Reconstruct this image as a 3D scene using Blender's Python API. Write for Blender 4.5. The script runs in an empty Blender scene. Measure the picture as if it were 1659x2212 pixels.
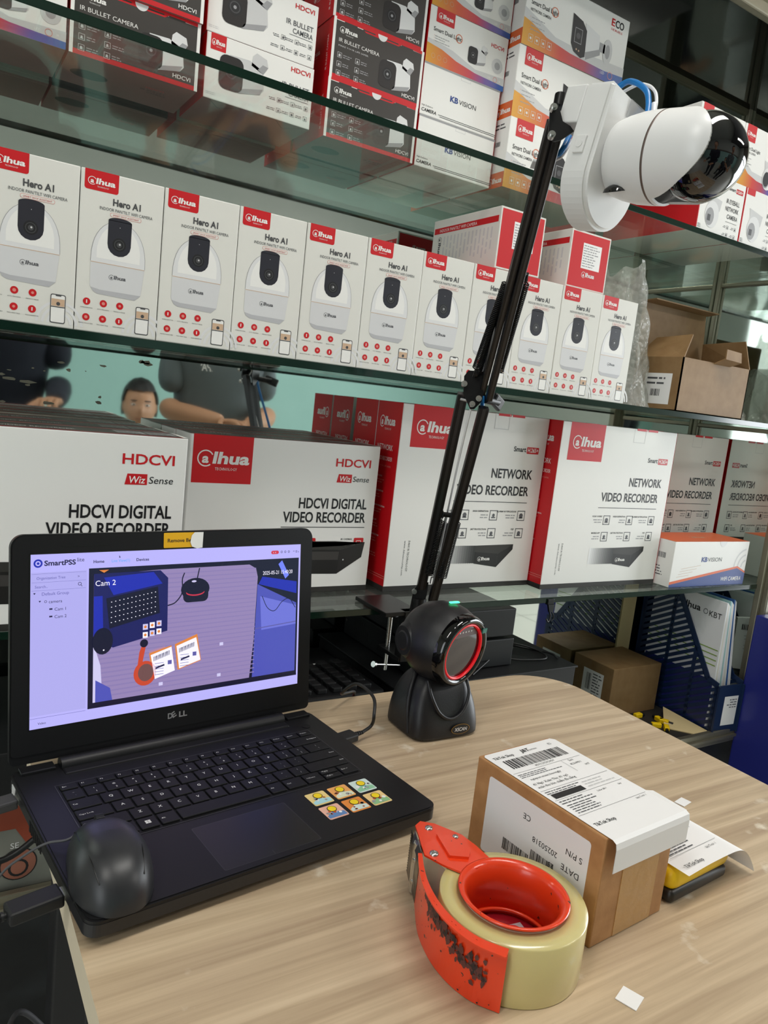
import bpy, bmesh, math, random
import numpy as np
from mathutils import Vector, Matrix, Euler
rnd = random.Random(7)
PI = math.pi
# ------------------------------------------------------------------ camera, world, lights, exposure
SC = bpy.context.scene
COL = SC.collection
CR = np.array([[0.8473930690, -0.5195303521, 0.1096047438], [0.0149717179, -0.1829636226, -0.9830056767],
               [0.5307549663, 0.8346331686, -0.1472638438]])
CC = np.array([-0.25164545, -0.76687303, 0.41895857])
CF = 1610.912
cam_d = bpy.data.cameras.new('camera'); cam = bpy.data.objects.new('camera', cam_d); COL.objects.link(cam)
cam_d.sensor_fit = 'VERTICAL'; cam_d.sensor_height = 36.0; cam_d.lens = CF * 36.0 / 2212.0
cam_d.clip_start = 0.01; cam_d.clip_end = 60
cam.matrix_world = Matrix(((CR[0][0], -CR[1][0], -CR[2][0], CC[0]), (CR[0][1], -CR[1][1], -CR[2][1], CC[1]),
                           (CR[0][2], -CR[1][2], -CR[2][2], CC[2]), (0, 0, 0, 1)))
SC.camera = cam
vs = SC.view_settings
vs.view_transform = 'Standard'; vs.look = 'None'; vs.gamma = 1.0; vs.exposure = 0.14; vs.use_curve_mapping = False
SC.cycles.max_bounces = 12; SC.cycles.transparent_max_bounces = 24; SC.cycles.glossy_bounces = 6
world = bpy.data.worlds.new('sky'); SC.world = world; world.use_nodes = True
world.node_tree.nodes['Background'].inputs[0].default_value = (0.82, 0.93, 1.0, 1)
world.node_tree.nodes['Background'].inputs[1].default_value = 1.15

def area(name, loc, size, power, col, target=None, rot=None):
    l = bpy.data.lights.new(name, 'AREA'); l.shape = 'RECTANGLE'; l.size = size[0]; l.size_y = size[1]
    l.energy = power; l.color = col
    o = bpy.data.objects.new(name, l); COL.objects.link(o); o.location = loc
    o.rotation_euler = rot if rot else (Vector(target) - Vector(loc)).to_track_quat('-Z', 'Y').to_euler()
    return o
LAMPS = [(0.55, -0.55), (2.3, -1.6), (-1.3, -0.9)]
for i, (x, y) in enumerate(LAMPS):
    area('ceiling_lamp_light', (x, y, 2.13 if x < 1.3 else 1.88), (1.2, 0.28), (16, 17, 14)[i], (1.0, 0.97, 0.92), rot=(0, 0, 0.3))
area('daylight_shopfront', (3.97, -0.72, 0.52), (1.9, 1.8), 95, (0.93, 0.97, 1.0), rot=(PI / 2, 0, PI / 2))
area('daylight_door', (-2.9, -1.6, 0.7), (1.2, 2.0), 17, (0.95, 0.98, 1.0), target=(0.0, 0.0, 0.3))

def ray(x, y):
    return CR.T @ np.array([(x - 829.5) / CF, (y - 1106.) / CF, 1.])
def atZ(x, y, z=0.):
    d = ray(x, y); p = CC + d * (z - CC[2]) / d[2]; return Vector(p)
def atY(x, y, yy):
    d = ray(x, y); p = CC + d * (yy - CC[1]) / d[1]; return Vector(p)
def atD(x, y, dd):
    return Vector(CC + ray(x, y) * dd)

# ------------------------------------------------------------------ materials
MATS = {}
def s2l(c):
    return tuple((v / 12.92 if v <= 0.04045 else ((v + 0.055) / 1.055) ** 2.4) for v in c)
def hexc(h):
    h = h.lstrip('#'); return s2l([int(h[i:i + 2], 16) / 255 for i in (0, 2, 4)])
def mat(name, col, rough=0.5, metal=0.0, spec=0.5, emit=None, estr=1.0, trans=0.0, coat=0.0, sheen=0.0, bump=None):
    if name in MATS: return MATS[name]
    m = bpy.data.materials.new(name); m.use_nodes = True
    b = m.node_tree.nodes['Principled BSDF']
    if isinstance(col, str): col = hexc(col)
    b.inputs['Base Color'].default_value = (*col, 1)
    b.inputs['Roughness'].default_value = rough; b.inputs['Metallic'].default_value = metal
    b.inputs['Specular IOR Level'].default_value = spec
    b.inputs['Transmission Weight'].default_value = trans
    b.inputs['Coat Weight'].default_value = coat
    if emit is not None:
        if isinstance(emit, str): emit = hexc(emit)
        b.inputs['Emission Color'].default_value = (*emit, 1); b.inputs['Emission Strength'].default_value = estr
    if bump:
        n = m.node_tree.nodes; t = n.new('ShaderNodeTexNoise'); bp = n.new('ShaderNodeBump'); tc = n.new('ShaderNodeTexCoord')
        m.node_tree.links.new(tc.outputs['Object'], t.inputs['Vector']); t.inputs['Scale'].default_value = bump[0]
        t.inputs['Detail'].default_value = 4
        bp.inputs['Strength'].default_value = bump[1]; bp.inputs['Distance'].default_value = 0.001
        m.node_tree.links.new(t.outputs['Fac'], bp.inputs['Height']); m.node_tree.links.new(bp.outputs[0], b.inputs['Normal'])
    MATS[name] = m; return m
def noise_mix(m, c1, c2, scale, lo=0.4, hi=0.6, vec=(1, 1, 1), detail=6, dist=0.0, rough_too=None):
    """mixes two colours by object-space noise into a Principled material"""
    n = m.node_tree.nodes; L = m.node_tree.links; b = n['Principled BSDF']
    tc = n.new('ShaderNodeTexCoord'); mp = n.new('ShaderNodeMapping'); mp.inputs['Scale'].default_value = vec
    t = n.new('ShaderNodeTexNoise'); t.inputs['Scale'].default_value = scale; t.inputs['Detail'].default_value = detail
    t.inputs['Distortion'].default_value = dist
    r = n.new('ShaderNodeValToRGB'); r.color_ramp.elements[0].position = lo; r.color_ramp.elements[1].position = hi
    r.color_ramp.elements[0].color = (*hexc(c1), 1); r.color_ramp.elements[1].color = (*hexc(c2), 1)
    L.new(tc.outputs['Object'], mp.inputs['Vector']); L.new(mp.outputs[0], t.inputs['Vector']); L.new(t.outputs['Fac'], r.inputs[0])
    L.new(r.outputs[0], b.inputs['Base Color'])
    if rough_too:
        mr = n.new('ShaderNodeMapRange'); mr.inputs['From Min'].default_value = lo; mr.inputs['From Max'].default_value = hi
        mr.inputs['To Min'].default_value = rough_too[0]; mr.inputs['To Max'].default_value = rough_too[1]
        L.new(t.outputs['Fac'], mr.inputs[0]); L.new(mr.outputs[0], b.inputs['Roughness'])
    return r

WHITE = mat('carton_white', '#e9e8e4', 0.42)
CREAM = mat('carton_cream', '#dcdbd4', 0.35)
LGREY = mat('print_light_grey', '#c9c9c9', 0.4)
MGREY = mat('print_mid_grey', '#9a9a9c', 0.4)
DGREY = mat('print_dark_grey', '#4a4a4c', 0.4)
INK = mat('print_black', '#1b1b1d', 0.45)
TEXTG = mat('print_text_grey', '#55565a', 0.45)
BLACKC = mat('carton_black', '#2a2826', 0.5)
CHAR = mat('carton_charcoal', '#3b3734', 0.4)
RED = mat('carton_red', '#c5161f', 0.4)
RED2 = mat('carton_bright_red', '#c80f1a', 0.38)
BLUE = mat('print_blue', '#1f3f86', 0.4)
NAVY = mat('print_navy', '#242a6e', 0.35)
ORANGE = mat('print_orange', '#d8622c', 0.4)
PINK = mat('print_pink', '#d98a80', 0.4)
PALE = mat('print_pale', '#dcdcdc', 0.4)
GREEN = mat('print_green', '#7fa23c', 0.4)
PAPER = mat('paper_white', '#ecebea', 0.6)
TAN = mat('print_tan', '#c9a98c', 0.5)
BEIGE = mat('cardboard_beige', '#cdb98c', 0.6)

# ------------------------------------------------------------------ mesh builder
class MB:
    def __init__(s):
        s.v = []; s.f = []; s.mi = []; s.sm = []; s.mats = []; s.M = Matrix()
    def mid(s, m):
        if m not in s.mats: s.mats.append(m)
        return s.mats.index(m)
    def add(s, vs_, fs, m, smooth=False, M=None):
        T = s.M if M is None else s.M @ M
        b = len(s.v); k = s.mid(m)
        s.v.extend([tuple(T @ Vector(v)) for v in vs_])
        for f in fs:
            s.f.append([b + i for i in f]); s.mi.append(k); s.sm.append(smooth)
    def bm(s, bm, m, smooth=False, M=None):
        bm.verts.ensure_lookup_table(); bm.verts.index_update()
        s.add([v.co.copy() for v in bm.verts], [[v.index for v in f.verts] for f in bm.faces], m, smooth, M); bm.free()
    def box(s, a, b, m, bev=0.0, seg=2, M=None, smooth=False):
        x0, y0, z0 = a; x1, y1, z1 = b
        if x0 > x1: x0, x1 = x1, x0
        if y0 > y1: y0, y1 = y1, y0
        if z0 > z1: z0, z1 = z1, z0
        bm = bmesh.new()
        P = [bm.verts.new(p) for p in ((x0, y0, z0), (x1, y0, z0), (x1, y1, z0), (x0, y1, z0), (x0, y0, z1), (x1, y0, z1), (x1, y1, z1), (x0, y1, z1))]
        for f in ((3, 2, 1, 0), (4, 5, 6, 7), (0, 1, 5, 4), (1, 2, 6, 5), (2, 3, 7, 6), (3, 0, 4, 7)): bm.faces.new([P[i] for i in f])
        if bev > 0: bmesh.ops.bevel(bm, geom=bm.edges[:], offset=bev, segments=seg, affect='EDGES', profile=0.5)
        s.bm(bm, m, smooth, M)
    def cyl(s, p, q, r, m, n=20, r2=None, caps=True, smooth=True):
        p = Vector(p); q = Vector(q); r2 = r if r2 is None else r2
        d = (q - p).normalized(); a = d.orthogonal().normalized(); b = d.cross(a)
        vs_ = []
        for c, rr in ((p, r), (q, r2)):
            for i in range(n):
                t = 2 * PI * i / n; vs_.append(c + (a * math.cos(t) + b * math.sin(t)) * rr)
        s.add(vs_, [(i, (i + 1) % n, n + (i + 1) % n, n + i) for i in range(n)], m, smooth)
        if caps: s.add(vs_[:n], [tuple(reversed(range(n)))], m); s.add(vs_[n:], [tuple(range(n))], m)
    def tube(s, pts, r, m, n=8, caps=True, smooth=True):
        pts = [Vector(p) for p in pts]; N = len(pts); vs_ = []; prev = None
        for i, p in enumerate(pts):
            d = (pts[min(i + 1, N - 1)] - pts[max(i - 1, 0)]).normalized()
            a = d.orthogonal().normalized() if prev is None else (prev - d * prev.dot(d)).normalized()
            prev = a; b = d.cross(a); rr = r[i] if isinstance(r, (list, tuple)) else r
            for k in range(n):
                t = 2 * PI * k / n; vs_.append(p + (a * math.cos(t) + b * math.sin(t)) * rr)
        fs = [(i * n + k, i * n + (k + 1) % n, (i + 1) * n + (k + 1) % n, (i + 1) * n + k) for i in range(N - 1) for k in range(n)]
        s.add(vs_, fs, m, smooth)
        if caps: s.add(vs_[:n], [tuple(reversed(range(n)))], m); s.add(vs_[-n:], [tuple(range(n))], m)
    def lathe(s, prof, m, n=48, M=None, smooth=True, closed=False):
        vs_ = []; N = len(prof)
        for r, z in prof:
            for k in range(n):
                t = 2 * PI * k / n; vs_.append((r * math.cos(t), r * math.sin(t), z))
        R_ = N if closed else N - 1
        fs = [(i * n + k, i * n + (k + 1) % n, ((i + 1) % N) * n + (k + 1) % n, ((i + 1) % N) * n + k) for i in range(R_) for k in range(n)]
        s.add(vs_, fs, m, smooth, M)
    def prism(s, poly, z0, z1, m, M=None, cap=None, smooth=False):
        n = len(poly); vs_ = [(x, y, z0) for x, y in poly] + [(x, y, z1) for x, y in poly]
        s.add(vs_, [(i, (i + 1) % n, n + (i + 1) % n, n + i) for i in range(n)], m, smooth, M)
        s.add(vs_[:n], [tuple(reversed(range(n)))], m, False, M); s.add(vs_[n:], [tuple(range(n))], cap or m, False, M)
    def quad(s, pts, m, t=0.0, M=None):
        """a sheet through 4 points with thickness t"""
        P = [Vector(p) for p in pts]; nn = (P[1] - P[0]).cross(P[-1] - P[0]).normalized() * t
        if t == 0: s.add(P, [tuple(range(len(P)))], m, False, M); return
        n = len(P); V = P + [p - nn for p in P]
        s.add(V, [tuple(range(n)), tuple(reversed(range(n, 2 * n)))] + [(i, n + i, n + (i + 1) % n, (i + 1) % n) for i in range(n)], m, False, M)
    def build(s, name, parent=None, loc=None, rot=None, smooth_angle=None):
        me = bpy.data.meshes.new(name); me.from_pydata(s.v, [], s.f)
        for m in s.mats: me.materials.append(m)
        me.polygons.foreach_set('material_index', s.mi); me.polygons.foreach_set('use_smooth', s.sm); me.update()
        o = bpy.data.objects.new(name, me); COL.objects.link(o)
        if parent: o.parent = parent
        if loc is not None: o.location = loc
        if rot is not None: o.rotation_euler = rot
        return o
def tag(o, label=None, cat=None, group=None, kind=None):
    if label: o['label'] = label
    if cat: o['category'] = cat
    if group: o['group'] = group
    if kind: o['kind'] = kind
    return o
def empty(name, loc, rz=0):
    o = bpy.data.objects.new(name, None); o.empty_display_size = 0.02; COL.objects.link(o); o.location = loc; o.rotation_euler = (0, 0, rz); return o
def dup(root, loc, label=None, group=None, rz=None):
    r = root.copy(); COL.objects.link(r); r.location = loc
    if rz is not None: r.rotation_euler = (0, 0, rz)
    if label: r['label'] = label
    if group: r['group'] = group
    for ch in list(root.children):
        c = ch.copy(); COL.objects.link(c); c.parent = r
        for g in list(ch.children):
            d = g.copy(); COL.objects.link(d); d.parent = c
    return r
def bez(P, n=24):
    """Catmull-Rom through points"""
    P = [Vector(p) for p in P]; P = [P[0] * 2 - P[1]] + P + [P[-1] * 2 - P[-2]]; out = []
    for i in range(1, len(P) - 2):
        for k in range(n):
            t = k / n; a, b, c, d = P[i - 1:i + 3]
            out.append(0.5 * ((2 * b) + (c - a) * t + (2 * a - 5 * b + 4 * c - d) * t * t + (3 * b - a - 3 * c + d) * t ** 3))
    out.append(P[-2]); return out

# ------------------------------------------------------------------ text as mesh data
TC = {}
def text2d(s, bold=0.0, res=3):
    k = (s, bold, res)
    if k in TC: return TC[k]
    c = bpy.data.curves.new('lettering', 'FONT'); c.body = s; c.size = 1.0; c.resolution_u = res; c.offset = bold; c.fill_mode = 'FRONT'
    o = bpy.data.objects.new('lettering', c); me = bpy.data.meshes.new_from_object(o)
    vs_ = [(v.co.x, v.co.y) for v in me.vertices]; fs = [tuple(p.vertices) for p in me.polygons]
    bpy.data.objects.remove(o); bpy.data.curves.remove(c); bpy.data.meshes.remove(me)
    if vs_:
        x0 = min(v[0] for v in vs_); x1 = max(v[0] for v in vs_)
    else: x0, x1 = 0, 1
    TC[k] = (vs_, fs, x0, x1); return TC[k]

class Face:
    """a drawing plane on a mesh builder: u right, v up, raised in 0.15 mm layers"""
    def __init__(s, mb, o, u, v, step=0.00015):
        s.mb = mb; s.o = Vector(o); s.u = Vector(u).normalized(); s.v = Vector(v).normalized(); s.n = s.u.cross(s.v); s.st = step
    def P(s, u, v, l=1): return s.o + s.u * u + s.v * v + s.n * (s.st * l)
    def poly(s, pts, m, l=1): s.mb.add([s.P(a, b, l) for a, b in pts], [tuple(range(len(pts)))], m)
    def rect(s, u, v, w, h, m, l=1): s.poly([(u, v), (u + w, v), (u + w, v + h), (u, v + h)], m, l)
    def rrect(s, u, v, w, h, r, m, l=1, corners=(1, 1, 1, 1)):
        pts = []
        for (cx, cy, a0), on in zip(((u + r, v + r, PI), (u + w - r, v + r, 1.5 * PI), (u + w - r, v + h - r, 0), (u + r, v + h - r, .5 * PI)), corners):
            if on:
                for k in range(5): t = a0 + k * PI / 8; pts.append((cx + r * math.cos(t), cy + r * math.sin(t)))
            else: pts.append((cx + (r if math.cos(a0 + PI / 4) > 0 else -r), cy + (r if math.sin(a0 + PI / 4) > 0 else -r)))
        s.poly(pts, m, l)
    def disc(s, u, v, r, m, l=1, n=18, ry=None):
        ry = ry or r; s.poly([(u + r * math.cos(2 * PI * k / n), v + ry * math.sin(2 * PI * k / n)) for k in range(n)], m, l)
    def ring(s, u, v, r, t, m, l=1, a0=0, a1=2 * PI, n=24, ry=None):
        ry = ry or r
        for k in range(n):
            A, B = a0 + (a1 - a0) * k / n, a0 + (a1 - a0) * (k + 1) / n
            s.poly([(u + r * math.cos(A), v + ry * math.sin(A)), (u + r * math.cos(B), v + ry * math.sin(B)),
                    (u + (r - t) * math.cos(B), v + (ry - t) * math.sin(B)), (u + (r - t) * math.cos(A), v + (ry - t) * math.sin(A))][::-1], m, l)
    def frame(s, u, v, w, h, t, m, l=1):
        s.rect(u, v, w, t, m, l); s.rect(u, v + h - t, w, t, m, l); s.rect(u, v, t, h, m, l); s.rect(u + w - t, v, t, h, m, l)
    def line(s, a, b, t, m, l=1):
        a = Vector(a); b = Vector(b); d = (b - a); 
        if d.length < 1e-9: return
        n = Vector((-d.y, d.x)).normalized() * t / 2
        s.poly([tuple(a - n), tuple(b - n), tuple(b + n), tuple(a + n)], m, l)
    def text(s, t, u, v, cap, m, w=None, al='L', bold=0.0, sh=0.0, l=1, res=3, ang=0.0):
        vs_, fs, x0, x1 = text2d(t, bold, res)
        k = cap / 0.729; kx = k if w is None else w / (x1 - x0); W = (x1 - x0) * kx
        off = {'L': 0, 'C': -W / 2, 'R': -W}[al]; ca, sa = math.cos(ang), math.sin(ang); out = []
        for x, y in vs_:
            X = (x - x0) * kx + off + y * k * sh; Y = y * k
            out.append(s.P(u + X * ca - Y * sa, v + X * sa + Y * ca, l))
        s.mb.add(out, fs, m)
    def logo(s, u, v, cap, m, w=None, sub=True, l=2):
        """maker's wordmark: slanted letters, a ring round the first one"""
        w = w or cap * 5.0
        s.text('a', u + w * 0.085, v + cap * .02, cap * .84, m, w=w * 0.125, bold=0.035, sh=0.12, l=l)
        s.text('lhua', u + w * 0.285, v, cap * 1.04, m, w=w * 0.70, bold=0.035, sh=0.15, l=l)
        s.ring(u + w * 0.155, v + cap * 0.40, w * .155, cap * 0.11, m, l, 0.16 * PI, 1.72 * PI, 18, ry=cap * .74)
        if sub: s.text('TECHNOLOGY', u + w * 0.34, v - cap * 0.62, cap * 0.27, m, w=w * 0.42, l=l, res=1)
    def tinytext(s, u, v, w, rows, lh, m, l=1, al='L', seed=1):
        q = random.Random(seed)
        for i in range(rows):
            ww = w * q.uniform(0.6, 1.0); uu = u if al == 'L' else u + w - ww
            x = uu
            while x < uu + ww - lh * 0.3:
                d = min(lh * q.uniform(0.7, 2.6), uu + ww - x); s.rect(x, v - i * lh, d, lh * 0.38, m, l); x += d + lh * 0.35
    def barcode(s, u, v, w, h, m, l=2, seed=3, n=46):
        q = random.Random(seed); x = u; k = w / (n * 1.5)
        while x < u + w:
            d = k * q.choice((0.6, 0.6, 1.1, 1.7)); s.rect(x, v, d, h, m, l); x += d + k * q.choice((0.5, 0.8, 1.3))
    def icon(s, u, v, a, m, l=1, seed=0):
        s.frame(u, v, a, a, a * 0.07, m, l); q = random.Random(seed)
        s.disc(u + a / 2, v + a / 2, a * q.uniform(.16, .26), m, l, 8)
        s.rect(u + a * .25, v + a * .22, a * .5, a * .12, m, l)

def front(mb, w, d, h): return Face(mb, (0, 0, 0), (1, 0, 0), (0, 0, 1))
def left(mb, w, d, h): return Face(mb, (0, d, 0), (0, -1, 0), (0, 0, 1))
def right(mb, w, d, h): return Face(mb, (w, 0, 0), (0, 1, 0), (0, 0, 1))
def top(mb, w, d, h): return Face(mb, (0, 0, h), (1, 0, 0), (0, 1, 0))
def bottom(mb, w, d, h): return Face(mb, (0, d, 0), (1, 0, 0), (0, -1, 0))

def grad_mat(name, stops, x0, x1):
    """printed rainbow band: colour runs along the carton's own X"""
    if name in MATS: return MATS[name]
    m = mat(name, (0.5, 0.5, 0.5), 0.38); n = m.node_tree.nodes; L = m.node_tree.links
    tc = n.new('ShaderNodeTexCoord'); sp = n.new('ShaderNodeSeparateXYZ'); mr = n.new('ShaderNodeMapRange')
    mr.inputs['From Min'].default_value = x0; mr.inputs['From Max'].default_value = x1
    r = n.new('ShaderNodeValToRGB'); e = r.color_ramp.elements
    e[0].position = stops[0][0]; e[0].color = (*hexc(stops[0][1]), 1); e[1].position = stops[-1][0]; e[1].color = (*hexc(stops[-1][1]), 1)
    for p, c in stops[1:-1]:
        k = e.new(p); k.color = (*hexc(c), 1)
    L.new(tc.outputs['Object'], sp.inputs[0]); L.new(sp.outputs[0], mr.inputs[0]); L.new(mr.outputs[0], r.inputs[0])
    L.new(r.outputs[0], n['Principled BSDF'].inputs['Base Color']); return m

# ------------------------------------------------------------------ the room
FZ = -0.75                       # floor below the table top (z = 0)
MY = 0.45                        # face of the back mirror
MX = 1.43                        # face of the side mirror
SY = 0.20                        # front edge of the glass shelves
def struct(name, mb, **k):
    o = mb.build(name, **k); o['kind'] = 'structure'; return o
m_floor = mat('floor_tile', '#c9c6bd', 0.35)
b = MB(); b.box((-3.2, -3.4, FZ - .05), (3.8, 0.6, FZ), m_floor); struct('floor', b)
m_grout = mat('grout', '#77746c', 0.8)
b = MB()
for i in range(12): b.box((-3.2 + i * .6, -3.4, FZ), (-3.196 + i * .6, 0.6, FZ + .0006), m_grout)
for i in range(7): b.box((-3.2, -3.3 + i * .6, FZ), (3.8, -3.296 + i * .6, FZ + .0006), m_grout)
struct('trim_1', b)
m_cyan = mat('cyan_paint', '#9dc6c0', 0.6); m_grey = mat('grey_paint', '#a9aca6', 0.7); m_brown = mat('brown_trim', '#5b534a', 0.6)
b = MB(); b.box((-3.2, -3.5, FZ), (3.8, -3.4, 2.25), m_cyan); struct('wall_back', b)
b = MB(); b.box((-3.2, -3.4, 0.68), (3.8, -3.38, 0.84), m_brown); b.box((-3.2, -3.4, 0.84), (3.8, -3.392, 2.25), m_grey); struct('trim_2', b)
b = MB(); b.box((-3.2, 0.49, FZ), (3.8, 0.6, 2.25), mat('wall_beige', '#c9c4b4', 0.7)); struct('wall_front', b)
b = MB(); b.box((-3.3, -3.5, FZ), (-3.2, -2.3, 2.25), m_grey); b.box((-3.3, -0.9, FZ), (-3.2, 0.6, 2.25), m_grey); b.box((-3.3, -2.3, 1.5), (-3.2, -0.9, 2.25), m_grey); struct('wall_left', b)
b = MB(); b.box((3.8, -3.5, FZ), (3.9, -1.8, 2.25), m_grey); b.box((3.8, 0.35, FZ), (3.9, 0.6, 2.25), m_grey); b.box((3.8, -1.8, 1.45), (3.9, 0.35, 2.25), m_brown); b.box((3.8, -1.8, FZ), (3.9, .35, FZ + .35), m_grey); struct('wall_right', b)
m_frame = mat('grey_shutter_frame', '#7f8c90', 0.4, 0.3)
b = MB()
for y in (-1.8, -.55, -.45, 0.29): b.box((3.78, y, FZ), (3.88, y + .06, 1.45), m_frame)
b.box((3.78, -1.8, 1.05), (3.88, .35, 1.13), m_frame); struct('window_1', b)
b = MB(); b.box((3.9, -6, FZ - .1), (12, 4, FZ - .02), mat('pavement', '#8d8c80', .8)); struct('trim_3', b)
b = MB(); b.box((-3.3, -3.5, 2.25), (3.9, 0.6, 2.3), mat('ceiling_paint', '#a5a69f', 0.8)); struct('ceiling', b)
b = MB(); b.box((1.3, -3.4, 2.0), (3.8, 0.49, 2.05), mat('added_dark_panel', '#26241f', 0.7)); struct('added_panel', b)  # unseen dark panel, added so the upper right mirror reflects darkness
m_tube = mat('lamp_tube', '#ffffff', 0.4, emit=(1, .97, .92), estr=9)
for i, (x, y) in enumerate(LAMPS):
    t = tag(empty('ceiling_light', (x, y, 2.16 if x < 1.3 else 1.91), 0.3), ['white batten lamp on the ceiling above the desk', 'white batten lamp on the ceiling towards the shopfront', 'white batten lamp on the ceiling towards the left door'][i], 'lamp', 'ceiling lamps')
    q = MB(); q.box((-.62, -.08, 0), (.62, .08, .09), mat('lamp_body', '#dddddd', .5), .006); q.build('housing', t)
    for s in (-1, 1):
        q = MB(); q.cyl((-.6, s * .045, -.018), (.6, s * .045, -.018), .013, m_tube, 10); q.build('lamp_tube', t)

# ------------------------------------------------------------------ the display cabinet
m_alu = mat('aged_aluminium', '#8f8a78', 0.38, 0.75, bump=(40, .3))
m_mirror = bpy.data.materials.new('dusty_mirror'); m_mirror.use_nodes = True; MATS['dusty_mirror'] = m_mirror
pb = m_mirror.node_tree.nodes['Principled BSDF']; pb.inputs['Metallic'].default_value = 1; pb.inputs['Roughness'].default_value = .02
noise_mix(m_mirror, '#d3dcd6', '#dfe5e0', 5, .35, .7, rough_too=(.015, .05))
m_blackg = mat('black_glass', '#050506', 0.06, spec=.5)
def glass_mat():
    m = bpy.data.materials.new('shelf_glass'); m.use_nodes = True; n = m.node_tree.nodes; L = m.node_tree.links
    n.clear(); o = n.new('ShaderNodeOutputMaterial'); tr = n.new('ShaderNodeBsdfTransparent'); gl = n.new('ShaderNodeBsdfGlossy')
    df = n.new('ShaderNodeBsdfDiffuse'); m1 = n.new('ShaderNodeMixShader'); m2 = n.new('ShaderNodeMixShader'); ge = n.new('ShaderNodeNewGeometry'); vd = n.new('ShaderNodeVectorMath'); vd.operation = 'DOT_PRODUCT'; ab = n.new('ShaderNodeMath'); ab.operation = 'ABSOLUTE'; om = n.new('ShaderNodeMath'); om.operation = 'SUBTRACT'; om.inputs[0].default_value = 1; pw = n.new('ShaderNodeMath'); pw.operation = 'POWER'; pw.inputs[1].default_value = 5; fr = n.new('ShaderNodeMapRange'); fr.inputs['To Min'].default_value = .03; fr.inputs['To Max'].default_value = .5
    L.new(ge.outputs['Normal'], vd.inputs[0]); L.new(ge.outputs['Incoming'], vd.inputs[1]); L.new(vd.outputs['Value'], ab.inputs[0]); L.new(ab.outputs[0], om.inputs[1]); L.new(om.outputs[0], pw.inputs[0]); L.new(pw.outputs[0], fr.inputs[0])
    tr.inputs[0].default_value = (.95, .98, .96, 1); gl.inputs['Roughness'].default_value = .02; gl.inputs[0].default_value = (.95, 1, .97, 1)
    df.inputs[0].default_value = (.55, .57, .52, 1)
    tc = n.new('ShaderNodeTexCoord'); nz = n.new('ShaderNodeTexNoise'); nz.inputs['Scale'].default_value = 9; nz.inputs['Detail'].default_value = 8
    mr = n.new('ShaderNodeMapRange'); mr.inputs['From Min'].default_value = .35; mr.inputs['From Max'].default_value = .8; mr.inputs['To Min'].default_value = .03; mr.inputs['To Max'].default_value = .11
    L.new(tc.outputs['Object'], nz.inputs['Vector']); L.new(nz.outputs['Fac'], mr.inputs[0])
    L.new(mr.outputs[0], m1.inputs[0]); L.new(tr.outputs[0], m1.inputs[1]); L.new(df.outputs[0], m1.inputs[2])
    L.new(fr.outputs[0], m2.inputs[0]); L.new(m1.outputs[0], m2.inputs[1]); L.new(gl.outputs[0], m2.inputs[2]); L.new(m2.outputs[0], o.inputs[0])
    return m
m_glass = glass_mat(); m_edge = mat('green_glass_edge', '#10261d', 0.12, spec=.6)
CL = -0.95
cab = tag(empty('display_cabinet', (0, SY, FZ)), 'mirror-backed shop display cabinet with aged aluminium posts and black glass top', 'cabinet')
def cpart(name, mb): 
    mb.v = [(x, y - SY, z - FZ) for x, y, z in mb.v]; return mb.build(name, cab)
b = MB(); b.box((CL, MY, -.25), (MX + .01, MY + .006, 1.2), m_mirror); tag(cpart('back_mirror', b), 'dusty mirror panel behind the shelves')
b = MB(); b.box((MX, SY, -.25), (MX + .006, MY, 1.2), m_mirror); tag(cpart('side_mirror', b), 'mirror panel at the right end')
m_silver = mat('flaking_silver', '#6b675a', .7)
b = MB(); q = random.Random(4)
for k in range(30):      # flaked patches in the mirror silvering, each at its own spot
    px, py = q.uniform(0, 330), q.uniform(775, 880)
    if k % 3 == 0: px, py = q.uniform(500, 900), q.uniform(800, 850)
    if 255 < px < 480 and py > 795 or px > 560: continue
    c = atY(px, py, MY - .0004); n_ = q.randint(5, 8); rr = q.uniform(.0008, .0042); el = q.uniform(1.2, 4)
    b.add([(c.x + rr * el * math.cos(2 * PI * i / n_) * q.uniform(.5, 1), c.y, c.z + rr * math.sin(2 * PI * i / n_) * q.uniform(.5, 1)) for i in range(n_)], [tuple(range(n_))], m_silver)
cpart('flaked_patches', b)['kind'] = 'stuff'
b = MB(); b.box((MX - .012, SY - .025, -.25), (MX + .02, SY + .003, 1.2), m_alu, .003); b.box((MX - .022, SY - .012, -.25), (MX - .012, SY + .003, 1.2), m_alu, .002); cpart('front_post', b)
b = MB(); b.box((MX - .012, MY - .012, -.25), (MX, MY, 1.2), m_alu, .003); cpart('corner_post', b)
b = MB(); b.box((CL - .02, SY - .02, -.25), (CL, SY + .003, 1.2), m_alu, .003); cpart('front_post', b)
b = MB(); b.box((CL, SY - .02, 1.198), (MX, MY + .01, 1.215), m_blackg); cpart('top_panel', b)
b = MB(); b.box((CL, SY - .03, 1.185), (MX + .02, SY - .012, 1.235), m_alu, .003); b.box((CL, SY - .034, 1.205), (MX + .02, SY - .03, 1.212), m_alu); cpart('top_rail', b)
b = MB(); b.box((CL, MY - .006, 1.186), (MX, MY, 1.198), mat('dusty_strip', '#57523f', .8, bump=(60, .8))); cpart('back_rail', b)
for z in (.795, .452): 
    b = MB(); b.box((MX - .008, SY + .02, z - .012), (MX, MY, z - .002), m_alu, .002); cpart('shelf_support', b)
b = MB(); b.box((CL, SY - .02, -.27), (MX + .01, MY, -.25), BLACKC); cpart('bottom_board', b)
b = MB(); b.box((CL, SY - .03, -.275), (MX + .02, SY - .018, -.243), m_alu, .002); b.box((CL, SY - .036, -.262), (MX + .02, SY - .03, -.256), m_alu); cpart('bottom_rail', b)
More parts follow.
